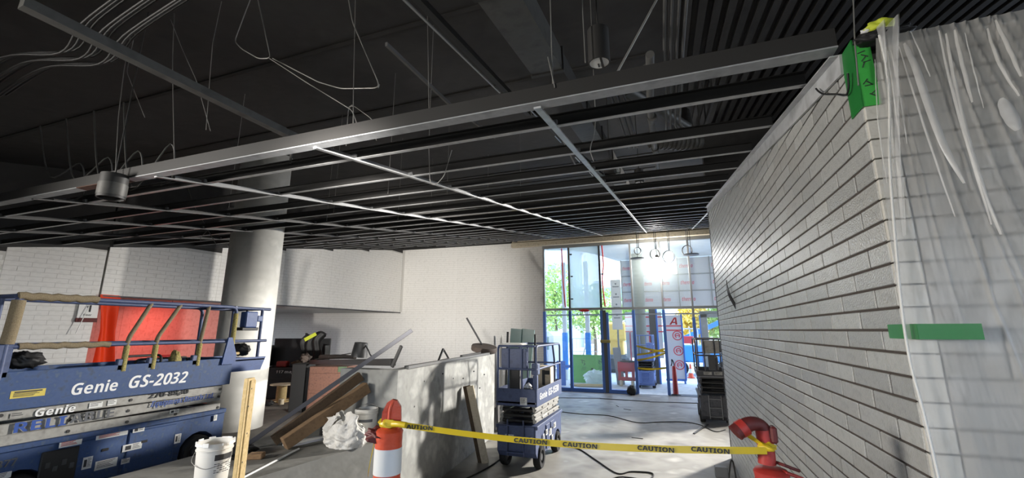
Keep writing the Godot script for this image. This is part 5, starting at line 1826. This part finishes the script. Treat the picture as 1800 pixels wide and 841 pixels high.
	one("black_tool", st, M.black, "black power tool on the boards near the white stand", "tool")
	st = S()
	box(st, Vector3(-9.98, 0.60, -8.55), Vector3(0.26, 0.1, 0.12), 0.03)
	one("red_tool", st, M.redplastic, "red tool lying at the near end of the long boards", "tool")
	st = S()
	lathe(st, [Vector2(0, 0), Vector2(0.07, 0), Vector2(0.07, 0.13), Vector2(0, 0.13)], Transform3D(Basis.IDENTITY, Vector3(-9.55, 0.56, -8.9)), 14)
	one("paint_tin", st, M.wood_pale, "small pale tin on the long boards", "tin")
	for k in 3:
		st = S()
		bar(st, Vector3(-9.15 + k * 0.1, 0.54, -10.15), Vector3(-9.05 + k * 0.12, 0.98 - 0.06 * k, -10.25), 0.03, 0.03)
		one("white_stake", st, M.white, "%s of three white sticks standing in the clutter right of the cable drum" % ORD[k], "stick", "white sticks in the clutter")
	st = S()
	blob(st, Vector3(-9.1, 0.62, -9.75), Vector3(0.22, 0.08, 0.16), 67, 0.35, 10)
	one("red_cable", st, M.darkred, "heap of dark red cable right of the cable drum", "cable")
	st = S()
	box(st, Vector3(-9.32, 0.755, -10.05), Vector3(0.18, 0.45, 0.18), 0.02)
	one("black_case", st, M.black, "upright black case right of the cable drum", "case")
	# sign, orange sheet, alarm in the red recess
	o = thing("wall_sign", "white wall sign with a black figure one over a dark red bar", "sign", Vector3(-12.385, 2.80, -5.96), PI / 2 - 0.229)
	st = S()
	box(st, Vector3(0, 0.06, 0.0), Vector3(0.34, 0.34, 0.02), 0.003)
	put("plate", st, M.white, o)
	st = S()
	box(st, Vector3(0, -0.155, 0.0), Vector3(0.36, 0.09, 0.03), 0.003)
	put("bar", st, M.darkred, o)
	letter(o, "lettering", "1", 0.08, 0.15, 0, 0.1, 0.011, "ink", 0.0)
	letter(o, "lettering", "Floor", 0.13, 0.045, 0, -0.04, 0.011, "ink", 0.0)
	st = S()
	tube(st, curve([Vector3(-12.44, 3.06, -5.98), Vector3(-12.35, 3.0, -5.95), Vector3(-12.34, 2.7, -5.88), Vector3(-12.34, 2.35, -5.8)], 5), 0.008, 6)
	one("dangling_string", st, M.white, "thin white cord dangling across the wall sign", "cord")
	st = S()
	sheet(st, 16, 30, func(u, v):
		var wd := 0.22 + 0.22 * absf(v - 0.45)
		return Vector3(-12.33 + 0.05 * sin(u * 8.0 + v * 2.0) * minf(1.0, v * 4.0), 3.23 - 1.86 * v, -6.10 - 0.12 * v + (0.5 - u) * -wd * 1.3 - 0.2))
	one("orange_sheet", st, M.orange_tarp, "bright orange plastic sheet hanging twisted beside the wall sign", "sheet")
	o = thing("alarm_box", "small red box with a white mark on the pink-lit wall of the recess", "alarm", Vector3(-13.9, 1.6, -8.7), PI / 2)
	st = S()
	box(st, Vector3(0, 0, 0.03), Vector3(0.26, 0.24, 0.08), 0.01)
	put("body", st, M.redplastic, o)
	st = S()
	box(st, Vector3(0, 0.0, 0.073), Vector3(0.12, 0.03, 0.008))
	box(st, Vector3(0, 0.0, 0.073), Vector3(0.03, 0.12, 0.008))
	put("mark", st, M.white, o)
	# red lamp in the recess, out of sight under the upper wall
	flood(Vector3(-12.7, 3.06, -7.9), Vector3(-14.0, 1.3, -8.6), 2.2, 76.0, 0.06, "red flood lamp fixed under the upper wall over the pink-lit recess", "redlamp", Color(1, 0.5, 0.42))

# ---------------------------------------------------------------- things on the lower floor
func floor_things() -> void:
	var st: SurfaceTool
	var o: Node3D
	o = thing("wood_plank", "single timber plank leaning upright on the guard wall left of the narrow lift", "plank")
	st = S()
	bar(st, Vector3(-3.52, 0.0, -8.0), Vector3(-3.80, 1.37, -7.86), 0.14, 0.05, Vector3(0.3, 0, 1), 0.004)
	put("face_board", st, M.wood_dark, o)
	st = S()
	bar(st, Vector3(-3.44, 0.0, -7.98), Vector3(-3.72, 1.37, -7.84), 0.13, 0.05, Vector3(0.3, 0, 1), 0.004)
	put("edge_board", st, M.wood_pale, o)
	# panels stacked beyond the guard wall
	var g := [[-4.28, 2.28, 0.05, "steel_dull", "grey"], [-4.16, 2.3, 0.07, "offwhite", "pale grey"], [-4.05, 2.38, 0.05, "darkgrey", "dark edged"], [-3.88, 2.46, 0.3, "glass_green", "grey green"], [-3.62, 2.45, 0.34, "glass_green", "blue green"]]
	for k in 5:
		st = S()
		var q = g[k]
		box(st, Vector3(q[0], q[1] / 2, -10.55 - 0.05 * k), Vector3(q[2], q[1], 0.03), 0.004, Basis(Vector3.BACK, -0.04 * (k - 1)))
		one("glass_panel", st, M[q[3]], "%s panel, %s from the left in the stack standing behind the narrow blue lift" % [q[4], ORD[k]], "panel", "panels stacked behind the narrow lift")
	# brown round board and a stick on the guard wall's far end
	st = S()
	var bt := Basis(Vector3.BACK, -0.18) * Basis(Vector3.RIGHT, 0.12)
	lathe(st, [Vector2(0, 0.0), Vector2(0.3, 0.0), Vector2(0.31, 0.02), Vector2(0.31, 0.1), Vector2(0.3, 0.12), Vector2(0, 0.12)], Transform3D(bt, Vector3(-4.30, 1.93, -9.8)), 28)
	one("round_board", st, M.plywood, "brown rounded board lying on the far end of the guard wall", "board")
	st = S()
	bar(st, Vector3(-4.37, 2.075, -9.85), Vector3(-4.80, 2.72, -9.85), 0.035, 0.035)
	one("black_stick", st, M.black, "black stick slanting up from the brown rounded board", "stick")
	st = S()
	bar(st, Vector3(-4.05, 1.90, -8.1), Vector3(-4.22, 1.9, -9.4), 0.05, 0.05)
	one("dark_batten", st, M.charcoal, "dark batten lying on the top of the guard wall", "batten")
	st = S()
	bar(st, Vector3(-3.95, 1.88, -7.0), Vector3(-4.0, 2.08, -7.25), 0.03, 0.03)
	bar(st, Vector3(-3.95, 1.88, -7.0), Vector3(-3.93, 1.90, -7.35), 0.03, 0.03)
	bar(st, Vector3(-4.0, 2.08, -7.25), Vector3(-3.93, 1.90, -7.35), 0.025, 0.025)
	one("clamp", st, M.black, "small black clamp on the middle of the guard wall top", "clamp")
	# floor strips, cords
	for q in [["first", -4.3, -16.05, -2.6, -16.5, 0.05], ["second", -2.62, -16.42, -0.9, -16.35, 0.04], ["third", -0.9, -16.28, 0.9, -16.6, 0.05]]:
		st = S()
		bar(st, Vector3(q[1], 0.012, q[2]), Vector3(q[3], 0.012, q[4]), q[5], 0.022)
		one("floor_strip", st, M.darkgrey if q[0] == "second" else M.steel_dull, "%s from the left of the thin strips lying across the floor before the glass" % q[0], "strip", "strips across the far floor")
	var cords := [["black cable snaking across the bright floor towards the dark lift", [Vector3(-3.5, 0.008, -13.5), Vector3(-2.7, 0.008, -13.3), Vector3(-1.89, 0.008, -13.32), Vector3(-1.06, 0.008, -12.63), Vector3(-0.5, 0.008, -12.9), Vector3(0.09, 0.008, -13.12), Vector3(0.5, 0.008, -12.9), Vector3(0.8, 0.008, -12.2), Vector3(1.06, 0.008, -12.5)]],
		["black cord looping on the floor in front of the narrow lift", [Vector3(-2.5, 0.008, -9.85), Vector3(-2.2, 0.008, -9.62), Vector3(-1.95, 0.008, -9.46), Vector3(-1.5, 0.008, -8.8), Vector3(-1.07, 0.008, -8.2), Vector3(-0.84, 0.012, -8.37), Vector3(-0.5, 0.012, -8.4), Vector3(-0.55, 0.012, -8.05), Vector3(-0.95, 0.02, -8.0), Vector3(-1.1, 0.008, -7.9), Vector3(-1.3, 0.008, -7.6)]],
		["thin dark cord on the floor between the narrow lift and the guard wall", [Vector3(-3.3, 0.012, -9.6), Vector3(-3.25, 0.012, -8.5), Vector3(-3.3, 0.012, -7.5), Vector3(-3.5, 0.012, -6.6)]]]
	for q in cords:
		st = S()
		tube(st, curve(q[1], 6), 0.012, 6)
		one("power_cord", st, M.rubber, q[0], "cord")
	st = S()
	bar(st, Vector3(0.69, 0.012, -13.0), Vector3(0.31, 0.012, -11.77), 0.05, 0.02)
	one("floor_bar", st, M.charcoal, "short black bar on the floor before the dark lift", "bar")
	for q in [[-1.6, -14.6, 0.5], [-1.05, -10.9, 0.1], [-1.9, -15.2, 1.2]]:
		st = S()
		bar(st, Vector3(q[0], 0.006, q[1]), Vector3(q[0] + 0.25 * cos(q[2]), 0.006, q[1] + 0.25 * sin(q[2])), 0.03, 0.01)
		one("wood_splinter", st, M.charcoal, "small dark splinter on the open floor, %s" % {-14.6: "in the middle distance", -10.9: "nearest of the three", -15.2: "farthest of the three"}[q[1]], "splinter", "splinters on the floor")
	o = thing("junction_box", "small grey box with looping leads at the foot of the brick wall", "box", Vector3(0.66, 0, -8.65))
	st = S()
	box(st, Vector3(-0.05, 0.08, 0), Vector3(0.2, 0.16, 0.14), 0.01)
	put("body", st, M.steel_dull, o)
	st = S()
	tube(st, curve([Vector3(0.05, 0.0, 0.05), Vector3(0.1, 0.25, 0.05), Vector3(0.14, 0.25, 0.02), Vector3(0.16, 0.0, 0.05)], 6), 0.014, 6)
	put("lead", st, M.charcoal, o)
	st = S()
	blob(st, Vector3(-1.62, 0.17, -17.75), Vector3(0.17, 0.17, 0.12), 71, 0.25, 10)
	one("sand_bag", st, M.black, "black sandbag at the foot of the open doorway's left mullion", "bag")
	# red post in the doorway
	o = thing("delineator_post", "slim red post with a black loop standing in the open doorway", "traffic post", Vector3(-0.04, 0.013, -18.25))
	st = S()
	lathe(st, [Vector2(0, 0.04), Vector2(0.1, 0.04), Vector2(0.2, 0.0), Vector2(0, 0.0)], Transform3D.IDENTITY, 8)
	put("base", st, M.rubber, o)
	st = S()
	lathe(st, [Vector2(0.1, 0.04), Vector2(0.09, 0.5), Vector2(0.075, 1.0), Vector2(0.05, 1.06), Vector2(0, 1.06)], Transform3D.IDENTITY, 18)
	put("body", st, M.redplastic, o)
	st = S()
	tube(st, curve([Vector3(0.02, 1.05, 0), Vector3(0.0, 1.2, 0), Vector3(-0.06, 1.3, 0), Vector3(-0.06, 1.18, 0), Vector3(-0.1, 1.06, 0)], 5), 0.02, 8)
	put("loop", st, M.charcoal, o)
	st = S()
	slab(st, [Vector2(-0.24, -18.02), Vector2(0.74, -18.02), Vector2(0.8, -18.6), Vector2(-0.2, -18.5)], 0.0, 0.012)
	one("door_mat", st, M.darkgrey, "thin dark mat on the threshold of the open doorway", "mat")
	# yellow tape across the doorway
	var tp := [[1.48, 1.72], [1.82, 1.62], [1.28, 1.56], [0.98, 1.02]]
	for k in 4:
		st = S()
		var pts := []
		for i in 9:
			pts.append(Vector3(lerpf(-1.36, -0.32, i / 8.0), lerpf(tp[k][0], tp[k][1], i / 8.0) - 0.03 * sin(PI * i / 8.0), -17.925 + 0.05 * k * sin(PI * i / 8.0)))
		ribbon(st, pts, 0.07, func(t): return PI / 2 + 0.3 * sin(t * 5.0 + k))
		one("barrier_tape", st, M.tape, "%s yellow tape strip tied across the doorway in front of the outside lift" % ["steep upper", "downward sloping", "middle", "lowest level"][k], "tape", "tape across the doorway")
	# wire coils and fittings near the upper glass
	for q in [[-1.05, 5.45, 0.14, "left"], [-0.42, 5.28, 0.2, "second"], [0.07, 5.15, 0.24, "third"], [0.74, 5.35, 0.2, "right"]]:
		st = S()
		var top := Vector3(q[0], gy(-17.2) + 0.1, -17.2)
		tube(st, [top, Vector3(q[0] + 0.02, q[1] + q[2], -17.2)], 0.012, 6)
		tube(st, [top + Vector3(0.07, 0, 0), Vector3(q[0] + 0.05, q[1] + q[2], -17.18)], 0.012, 6)
		for c in 2:
			var pts := []
			for i in 21:
				var a := TAU * i / 20.0
				pts.append(Vector3(q[0] + cos(a) * q[2] * (0.8 + 0.12 * c), q[1] + sin(a) * q[2], -17.2 + 0.02 * c))
			tube(st, pts, 0.012, 6)
		one("wire_coil", st, M.steel_dull, "%s of four wire coils hanging from the ceiling before the glass" % ["leftmost", "second from the left", "third from the left", "rightmost"][["left", "second", "third", "right"].find(q[3])], "wire coil", "wire coils before the glass")
	for q in [[-1.05, 5.08, "plate-like light fitting hanging under the leftmost wire coil"], [0.85, 5.12, "plate-like light fitting hanging near the brick wall under the rightmost wire coil"]]:
		o = thing("light_fitting", q[2], "light fitting", Vector3(q[0], q[1], -16.85))
		st = S()
		lathe(st, [Vector2(0, 0), Vector2(0.26, 0), Vector2(0.28, 0.015), Vector2(0.26, 0.035), Vector2(0, 0.035)], Transform3D.IDENTITY, 24)
		put("plate", st, M.steel_dull, o)
		st = S()
		tube(st, [Vector3(0, 0.03, 0), Vector3(0, gy(-16.85) - q[1], 0)], 0.01, 6)
		put("cord", st, M.charcoal, o)

# ---------------------------------------------------------------- outside the glass
func outside() -> void:
	var st := S()
	box(st, Vector3(0, -0.16, -49), Vector3(120, 0.3, 61.6))
	struct("ground", st, M.paving)
	st = S()
	slab(st, [Vector2(-5.3, -18.1), Vector2(-5.0, -18.5), Vector2(-3.9, -18.9), Vector2(-3.2, -20.2), Vector2(-2.4, -22.9), Vector2(7.5, -22.9), Vector2(7.5, -18.1)], 5.95, 6.3)
	struct("soffit", st, M.soffit)
	st = S()
	lathe(st, [Vector2(0.26, 0), Vector2(0.26, 5.95)], Transform3D(Basis.IDENTITY, Vector3(-1.36, 0, -20.9)), 28)
	struct("column_outside", st, mat("column_grey", [122, 128, 122], 0.8))
	# insulation boards on a stud frame
	var o := thing("board_wall", "frame of white insulation boards with red ring logos beyond the upper glass", "board wall", Vector3(0, 0, -22.5))
	var bx := [-2.25, -1.2, -0.35, 0.45, 1.9, 3.1]
	var by := [3.5, 4.3, 5.1, 5.93]
	for i in 5:
		for j in 3:
			if i == 2 and j == 2:
				continue
			st = S()
			box(st, Vector3((bx[i] + bx[i + 1]) / 2, (by[j] + by[j + 1]) / 2, 0), Vector3(bx[i + 1] - bx[i] - 0.03, by[j + 1] - by[j] - 0.03, 0.05), 0.005)
			var b := put("insulation_board", st, M.insul, o)
			board_print(b, Vector3((bx[i] + bx[i + 1]) / 2, (by[j] + by[j + 1]) / 2, 0.027), bx[i + 1] - bx[i])
	for x in bx:
		st = S()
		box(st, Vector3(x, 4.7, 0.05), Vector3(0.05, 2.45, 0.06), 0.004)
		put("stud", st, M.frame, o)
	for y in [3.45, 4.3, 5.1]:
		st = S()
		box(st, Vector3(0.07, y, 0.05), Vector3(4.7, 0.05, 0.06), 0.004)
		put("rail", st, M.frame, o)
	st = S()
	box(st, Vector3(2.2, 5.5, 0.06), Vector3(0.06, 0.9, 0.03))
	put("red_tape", st, M.redtape, o)
	# lower boards
	o = thing("board_panel", "tall white insulation board in a blue edged frame beyond the doorway", "board panel", Vector3(0.0, 0, -22.4))
	st = S()
	box(st, Vector3(0.02, 1.66, 0), Vector3(0.82, 2.95, 0.06), 0.006)
	put("board", st, M.insul, o)
	for y in [0.8, 1.45, 2.15]:
		board_print(o, Vector3(0.1, y, 0.035), 0.5)
	st = S()
	txt(st, "A", 0.36, 0.34, Transform3D(Basis.IDENTITY, Vector3(0.12, 2.85, 0.033)), "Droid Sans", 800, 0.3)
	put("lettering", st, M.inkred, o)
	for y in [2.42, 2.62]:
		st = S()
		box(st, Vector3(0.02, y, 0.034), Vector3(0.82, 0.05, 0.008))
		put("red_tape", st, M.redtape, o)
	st = S()
	box(st, Vector3(0.45, 1.65, 0.02), Vector3(0.07, 3.0, 0.1), 0.005)
	box(st, Vector3(0.02, 0.14, 0.02), Vector3(0.9, 0.08, 0.1), 0.005)
	box(st, Vector3(-0.36, 0.05, 0.02), Vector3(0.08, 0.12, 0.3), 0.005)
	box(st, Vector3(0.4, 0.05, 0.02), Vector3(0.08, 0.12, 0.3), 0.005)
	put("frame", st, M.bluefilm, o)
	o = thing("board_panel", "white and pink boards with red tape lines left of the outside column", "board panel", Vector3(-1.35, 0, -22.45))
	for q in [[-0.55, 0.55], [0.2, 0.75], [0.75, 0.3]]:
		st = S()
		box(st, Vector3(q[0], 2.2, 0), Vector3(q[1], 2.2, 0.06), 0.006)
		put("board", st, M.insul, o)
	for y in [2.35, 2.62, 3.05]:
		st = S()
		box(st, Vector3(0.05, y, 0.035), Vector3(1.8, 0.05, 0.008))
		put("red_tape", st, M.redtape, o)
	st = S()
	for x in [-0.45, -0.62, 0.3]:
		box(st, Vector3(x, 1.18, 0.02), Vector3(0.06, 2.36, 0.05))
	put("pink_upright", st, M.pinkprint, o)
	st = S()
	box(st, Vector3(-0.85, 1.7, -21.8), Vector3(0.3, 3.4, 0.1), 0.01)
	var gp := thing("door_post", "grey door post with a blue edge behind the outside lift", "post")
	put("post", st, M.frame_dark, gp)
	st = S()
	box(st, Vector3(-0.66, 1.7, -21.79), Vector3(0.08, 3.4, 0.12), 0.01)
	put("blue_edge", st, M.bluefilm, gp)
	o = thing("leaning_board", "grey printed board standing upright beyond the door leaf", "board", Vector3(-2.45, 0, -21.5))
	st = S()
	box(st, Vector3(0, 3.65, 0), Vector3(0.48, 2.4, 0.04), 0.005)
	put("sheet", st, M.offwhite, o)
	st = S()
	for y in [3.0, 3.5, 4.0, 4.5]:
		box(st, Vector3(0.0, y, 0.022), Vector3(0.3, 0.05, 0.004))
		box(st, Vector3(0.0, y + 0.14, 0.022), Vector3(0.08, 0.08, 0.004))
	put("print", st, M.steel_dull, o)
	st = S()
	box(st, Vector3(0, 1.22, -0.03), Vector3(0.08, 2.45, 0.06))
	put("leg", st, M.frame, o)
	# grey door frame at the right
	o = thing("door_frame", "grey door frame past the dark lift with green trees showing through", "door frame", Vector3(1.9, 0, -22.3))
	st = S()
	box(st, Vector3(-0.48, 1.6, 0), Vector3(0.3, 3.2, 0.1), 0.01)
	box(st, Vector3(0.9, 1.6, 0), Vector3(0.3, 3.2, 0.1), 0.01)
	box(st, Vector3(0.2, 3.15, 0), Vector3(1.7, 0.3, 0.1), 0.01)
	put("frame", st, M.frame, o)
	st = S()
	box(st, Vector3(-0.65, 1.6, 0.02), Vector3(0.06, 3.0, 0.1), 0.01)
	put("blue_edge", st, M.bluefilm, o)
	# wrapped posts
	for q in [[-5.15, "left"], [-3.98, "right"]]:
		o = thing("wrapped_post", "white post wrapped in bright blue at its lower part, %s one of the pair outside" % q[1], "post", Vector3(q[0], 0, -22), 0.0, "wrapped posts outside")
		st = S()
		box(st, Vector3(0, 2.9, 0), Vector3(0.2, 6.0, 0.2), 0.01)
		put("post", st, M.facade, o)
		st = S()
		box(st, Vector3(0, 1.4, 0), Vector3(0.25, 1.8, 0.25), 0.02)
		put("blue_wrap", st, M.bluewrap, o)
	st = S()
	box(st, Vector3(-4.78, 0.55, -19.5), Vector3(0.4, 1.05, 0.06), 0.01)
	box(st, Vector3(-4.62, 0.85, -19.45), Vector3(0.5, 0.12, 0.08), 0.01)
	one("blue_barrier", st, M.bluefilm, "low blue panel outside the leftmost pane", "panel")
	# green board with black marks, plastic and timber
	o = thing("green_board", "bright green board with black scribbles standing outside the second pane", "board", Vector3(-3.72, 0, -21.0))
	st = S()
	box(st, Vector3(0, 0.64, 0), Vector3(1.75, 1.28, 0.04), 0.005)
	put("sheet", st, M.greenboard, o)
	st = S()
	var r := RandomNumberGenerator.new()
	r.seed = 4
	for q in [[-0.35, 0.95], [0.45, 1.0], [0.1, 0.55]]:
		for i in 7:
			box(st, Vector3(q[0] + r.randf_range(-0.08, 0.08), q[1] + r.randf_range(-0.14, 0.12), 0.022), Vector3(0.1, 0.022, 0.004), 0, Basis(Vector3.BACK, r.randf_range(0, 3)))
		for i in 3:
			box(st, Vector3(q[0] - 0.05 + 0.07 * i, q[1] - 0.3, 0.022), Vector3(0.2, 0.012, 0.004), 0, Basis(Vector3.BACK, 1.1))
	put("scribble", st, M.ink, o)
	st = S()
	blob(st, Vector3(-3.35, 0.3, -20.4), Vector3(0.55, 0.32, 0.3), 81, 0.3, 16, 2.2)
	one("plastic_bundle", st, M.frost, "crumpled clear plastic heaped before the green board", "plastic")
	for k in 5:
		st = S()
		bar(st, Vector3(-4.5 + 0.1 * k, 0.03 + 0.03 * (k % 2), -19.9 + 0.1 * k), Vector3(-3.1 + 0.12 * k, 0.04 + 0.03 * (k % 2), -20.1 + 0.08 * k), 0.09, 0.04)
		one("scrap_timber", st, M.wood, "%s piece of pale scrap timber on the ground before the green board" % ORD[k], "timber", "scrap timber outside")
	st = S()
	bar(st, Vector3(-4.75, 0.0, -22.6), Vector3(-4.1, 2.2, -22.9), 0.1, 0.05)
	one("leaning_plank", st, M.wood_pale, "pale plank leaning behind the green board between the wrapped posts", "plank")
	o = thing("barricade", "red plastic barricade outside the door leaf", "barricade", Vector3(-2.05, 0, -20.5))
	st = S()
	box(st, Vector3(0, 0.82, 0), Vector3(0.75, 0.42, 0.08), 0.02)
	for x in [-0.3, 0.0, 0.3]:
		box(st, Vector3(x, 0.48, 0), Vector3(0.12, 0.34, 0.08), 0.015)
	box(st, Vector3(0, 0.3, 0), Vector3(0.75, 0.16, 0.08), 0.02)
	put("body", st, M.barricade, o)
	for x in [-0.25, 0.25]:
		st = S()
		box(st, Vector3(x, 0.12, 0), Vector3(0.12, 0.24, 0.3), 0.02)
		put("foot", st, M.wood_pale, o)
	st = S()
	blob(st, Vector3(0.1, 1.05, 0), Vector3(0.35, 0.05, 0.08), 85, 0.3, 8)
	put("rag", st, M.plywood, o)
	st = S()
	box(st, Vector3(-2.42, 0.82, -20.9), Vector3(0.35, 1.65, 0.05), 0.01, Basis(Vector3.BACK, 0.08))
	one("grey_panel", st, M.frame, "tall grey panel standing left of the red barricade", "panel")
	# vehicles and machines farther out
	o = thing("white_van", "white van end showing through the leftmost pane", "van", Vector3(-7.3, 0, -26))
	st = S()
	box(st, Vector3(0, 1.3, 0), Vector3(1.9, 2.1, 4.0), 0.25)
	put("body", st, M.facade, o)
	st = S()
	box(st, Vector3(0, 1.7, 2.0), Vector3(1.5, 0.7, 0.06), 0.03)
	put("window", st, M.glass_green, o)
	for x in [-0.75, 0.75]:
		st = S()
		tube(st, [Vector3(x - 0.1, 0.33, 1.3), Vector3(x + 0.1, 0.33, 1.3)], 0.33, 16)
		put("wheel", st, M.rubber, o)
	o = thing("boom_lift", "bright blue boom lift with a raised railed arm beyond the doorway", "boom lift", Vector3(1.4, 0, -27))
	st = S()
	box(st, Vector3(0, 1.15, 0), Vector3(3.0, 0.9, 1.8), 0.08)
	put("body", st, M.truck_blue, o)
	for x in [-1.1, 1.1]:
		st = S()
		tube(st, [Vector3(x, 0.4, 0.7), Vector3(x, 0.4, 1.0)], 0.4, 18)
		var wh := put("wheel", st, M.rubber, o)
	st = S()
	bar(st, Vector3(-1.4, 1.7, 0.4), Vector3(1.2, 2.9, 0.4), 0.2, 0.25)
	put("boom", st, M.truck_blue, o)
	st = S()
	for x in [-0.9, -0.5, -0.1]:
		bar(st, Vector3(x, 1.6, 0.9), Vector3(x, 2.5, 0.9), 0.06, 0.06, Vector3.BACK)
	for y in [2.0, 2.5]:
		bar(st, Vector3(-1.0, y, 0.9), Vector3(0.0, y, 0.9), 0.06, 0.06)
	put("railing", st, M.facade, o)
	st = S()
	box(st, Vector3(-0.6, 1.9, 0.95), Vector3(0.5, 0.4, 0.1), 0.02)
	put("red_plate", st, M.barricade, o)
	o = thing("excavator", "yellow excavator body showing past the door leaf", "excavator", Vector3(-3.2, 0, -27.5))
	st = S()
	box(st, Vector3(0, 2.35, 0), Vector3(1.3, 1.1, 1.6), 0.12)
	put("body", st, M.digger, o)
	st = S()
	box(st, Vector3(0, 0.5, 0), Vector3(1.5, 1.0, 2.2), 0.2)
	put("track", st, M.darkgrey, o)
	st = S()
	box(st, Vector3(0, 1.4, 0), Vector3(0.8, 0.9, 1.0), 0.05)
	put("turntable", st, M.digger, o)
	o = thing("traffic_cone", "small orange and white cone on the pavement beyond the dark lift", "cone", Vector3(0.75, 0, -25))
	st = S()
	lathe(st, [Vector2(0.03, 0.7), Vector2(0.14, 0.03), Vector2(0.2, 0.03), Vector2(0.2, 0), Vector2(0, 0)], Transform3D.IDENTITY, 16)
	put("body", st, M.orange, o)
	st = S()
	lathe(st, [Vector2(0.075, 0.46), Vector2(0.108, 0.25)], Transform3D.IDENTITY, 16)
	put("band", st, M.reflective, o)
	for k in 4:
		o = thing("site_fence", "%s section of pale site fencing along the street" % ORD[k], "fence", Vector3(-10.5 + k * 3.4, 0, -30), 0.0, "site fence sections")
		st = S()
		for i in 14:
			bar(st, Vector3(-1.6 + i * 0.246, -0.01, 0), Vector3(-1.6 + i * 0.246, 1.85, 0), 0.02, 0.02, Vector3.BACK)
		put("mesh", st, M.frame, o)
		st = S()
		for y in [0.1, 1.0, 1.85]:
			bar(st, Vector3(-1.62, y, 0), Vector3(1.62, y, 0), 0.04, 0.04)
		put("rail", st, M.frame, o)
	# trees
	tree("leafy green street tree behind the leftmost pane", Vector3(-8.4, 0, -33), 7.6, 2.2, "leaf", 1)
	tree("broad green street tree behind the second pane", Vector3(-5.8, 0, -35), 6.2, 2.0, "leaf", 2)
	tree("green street tree seen through the door leaf", Vector3(-2.9, 0, -37), 5.6, 1.9, "leaf", 3)
	tree("yellow leaved tree beyond the right doorway", Vector3(1.5, 0, -34), 4.6, 1.6, "leaf_yellow", 4)
	tree("green tree seen inside the grey door frame", Vector3(3.6, 0, -33), 5.0, 1.6, "leaf", 5)
	tree("far green street tree beyond the boom lift", Vector3(-11.5, 0, -38), 6.0, 2.4, "leaf", 6)
	# buildings across the street
	building("pale blue grey block across the street at the left", Vector3(-17, 0, -62), 9, 14, "facade_blue", 5)
	building("long white block across the street behind the trees", Vector3(0, 0, -66), 20, 9, "facade", 4)

func board_print(par: Node3D, at: Vector3, w: float) -> void:
	var st := S()
	var c := at + Vector3(w * 0.22, 0.02, 0)
	var big := 0.25 if w > 0.6 else 0.2
	for r in [big, big * 0.5]:
		for i in 24:
			if r < big and i in [17, 18, 19, 20]:
				continue
			var a := TAU * i / 24.0
			box(st, c + Vector3(cos(a) * r, sin(a) * r, 0), Vector3(0.045, r * 0.28, 0.004), 0, Basis(Vector3.BACK, a))
	box(st, c, Vector3(big * 0.9, 0.04, 0.004))
	if w > 0.75:
		txt(st, "thermo", w * 0.42, 0.2, Transform3D(Basis.IDENTITY, at + Vector3(-w * 0.22, 0.0, 0)), "Droid Sans", 700, 0.15)
		box(st, at + Vector3(0, -0.31, 0), Vector3(w * 0.7, 0.02, 0.004))
	put("print", st, M.pinkprint, par)

func tree(label: String, at: Vector3, h: float, r: float, leaf: String, sd: int) -> void:
	var o := thing("street_tree", label, "tree", at)
	var g := RandomNumberGenerator.new()
	g.seed = sd
	var st := S()
	tube(st, curve([Vector3.ZERO, Vector3(0.05, h * 0.25, 0), Vector3(-0.05, h * 0.5, 0.05), Vector3(0, h * 0.85, 0)], 4), 0.14, 8, 0.04)
	for i in 7:
		var a := g.randf() * TAU
		var y := h * g.randf_range(0.35, 0.7)
		tube(st, [Vector3(0, y, 0), Vector3(cos(a) * r * 0.6, y + h * 0.15, sin(a) * r * 0.6)], 0.05, 5, 0.015)
	put("trunk", st, M.bark, o)
	var lf := S()
	var q := 0.11
	tri(lf, Vector3(0, -q, 0), Vector3(q * 0.7, 0, 0.03), Vector3(0, q, 0), Vector3(0.2, 0, 1).normalized(), Vector3(0.2, 0, 1).normalized(), Vector3(0.2, 0, 1).normalized())
	tri(lf, Vector3(0, -q, 0), Vector3(0, q, 0), Vector3(-q * 0.7, 0, 0.03), Vector3(-0.2, 0, 1).normalized(), Vector3(-0.2, 0, 1).normalized(), Vector3(-0.2, 0, 1).normalized())
	var mm := MultiMesh.new()
	mm.transform_format = MultiMesh.TRANSFORM_3D
	mm.mesh = lf.commit()
	mm.instance_count = 2600
	for i in mm.instance_count:
		var d := Vector3(g.randfn(), g.randfn(), g.randfn()).normalized() * pow(g.randf(), 0.45)
		var p := Vector3(d.x * r, h * 0.64 + d.y * h * 0.36, d.z * r) + Vector3(0.3 * sin(d.y * 9.0 + sd), 0, 0.3 * cos(d.x * 8.0))
		var b := Basis.from_euler(Vector3(g.randf() * TAU, g.randf() * TAU, g.randf() * TAU)).scaled(Vector3.ONE * g.randf_range(0.7, 1.5))
		mm.set_instance_transform(i, Transform3D(b, p))
	var mi := MultiMeshInstance3D.new()
	mi.name = "crown"
	mi.multimesh = mm
	mi.material_override = M[leaf]
	mi.set_meta("kind", "stuff")
	o.add_child(mi)

func building(label: String, at: Vector3, w: float, h: float, m: String, n: int) -> void:
	var o := thing("building", label, "building", at)
	var st := S()
	box(st, Vector3(0, h / 2, 0), Vector3(w, h, 8))
	put("wall", st, M[m], o)
	st = S()
	box(st, Vector3(0, h + 0.15, 0), Vector3(w + 0.4, 0.3, 8.4))
	put("roof_edge", st, M.facade, o)
	for i in n:
		for j in int(h / 3.0):
			st = S()
			box(st, Vector3(-w / 2 + (i + 0.5) * w / n, 1.6 + j * 3.0, 4.02), Vector3(w / n * 0.6, 1.5, 0.08), 0.02)
			put("window", st, M.glass_green, o)
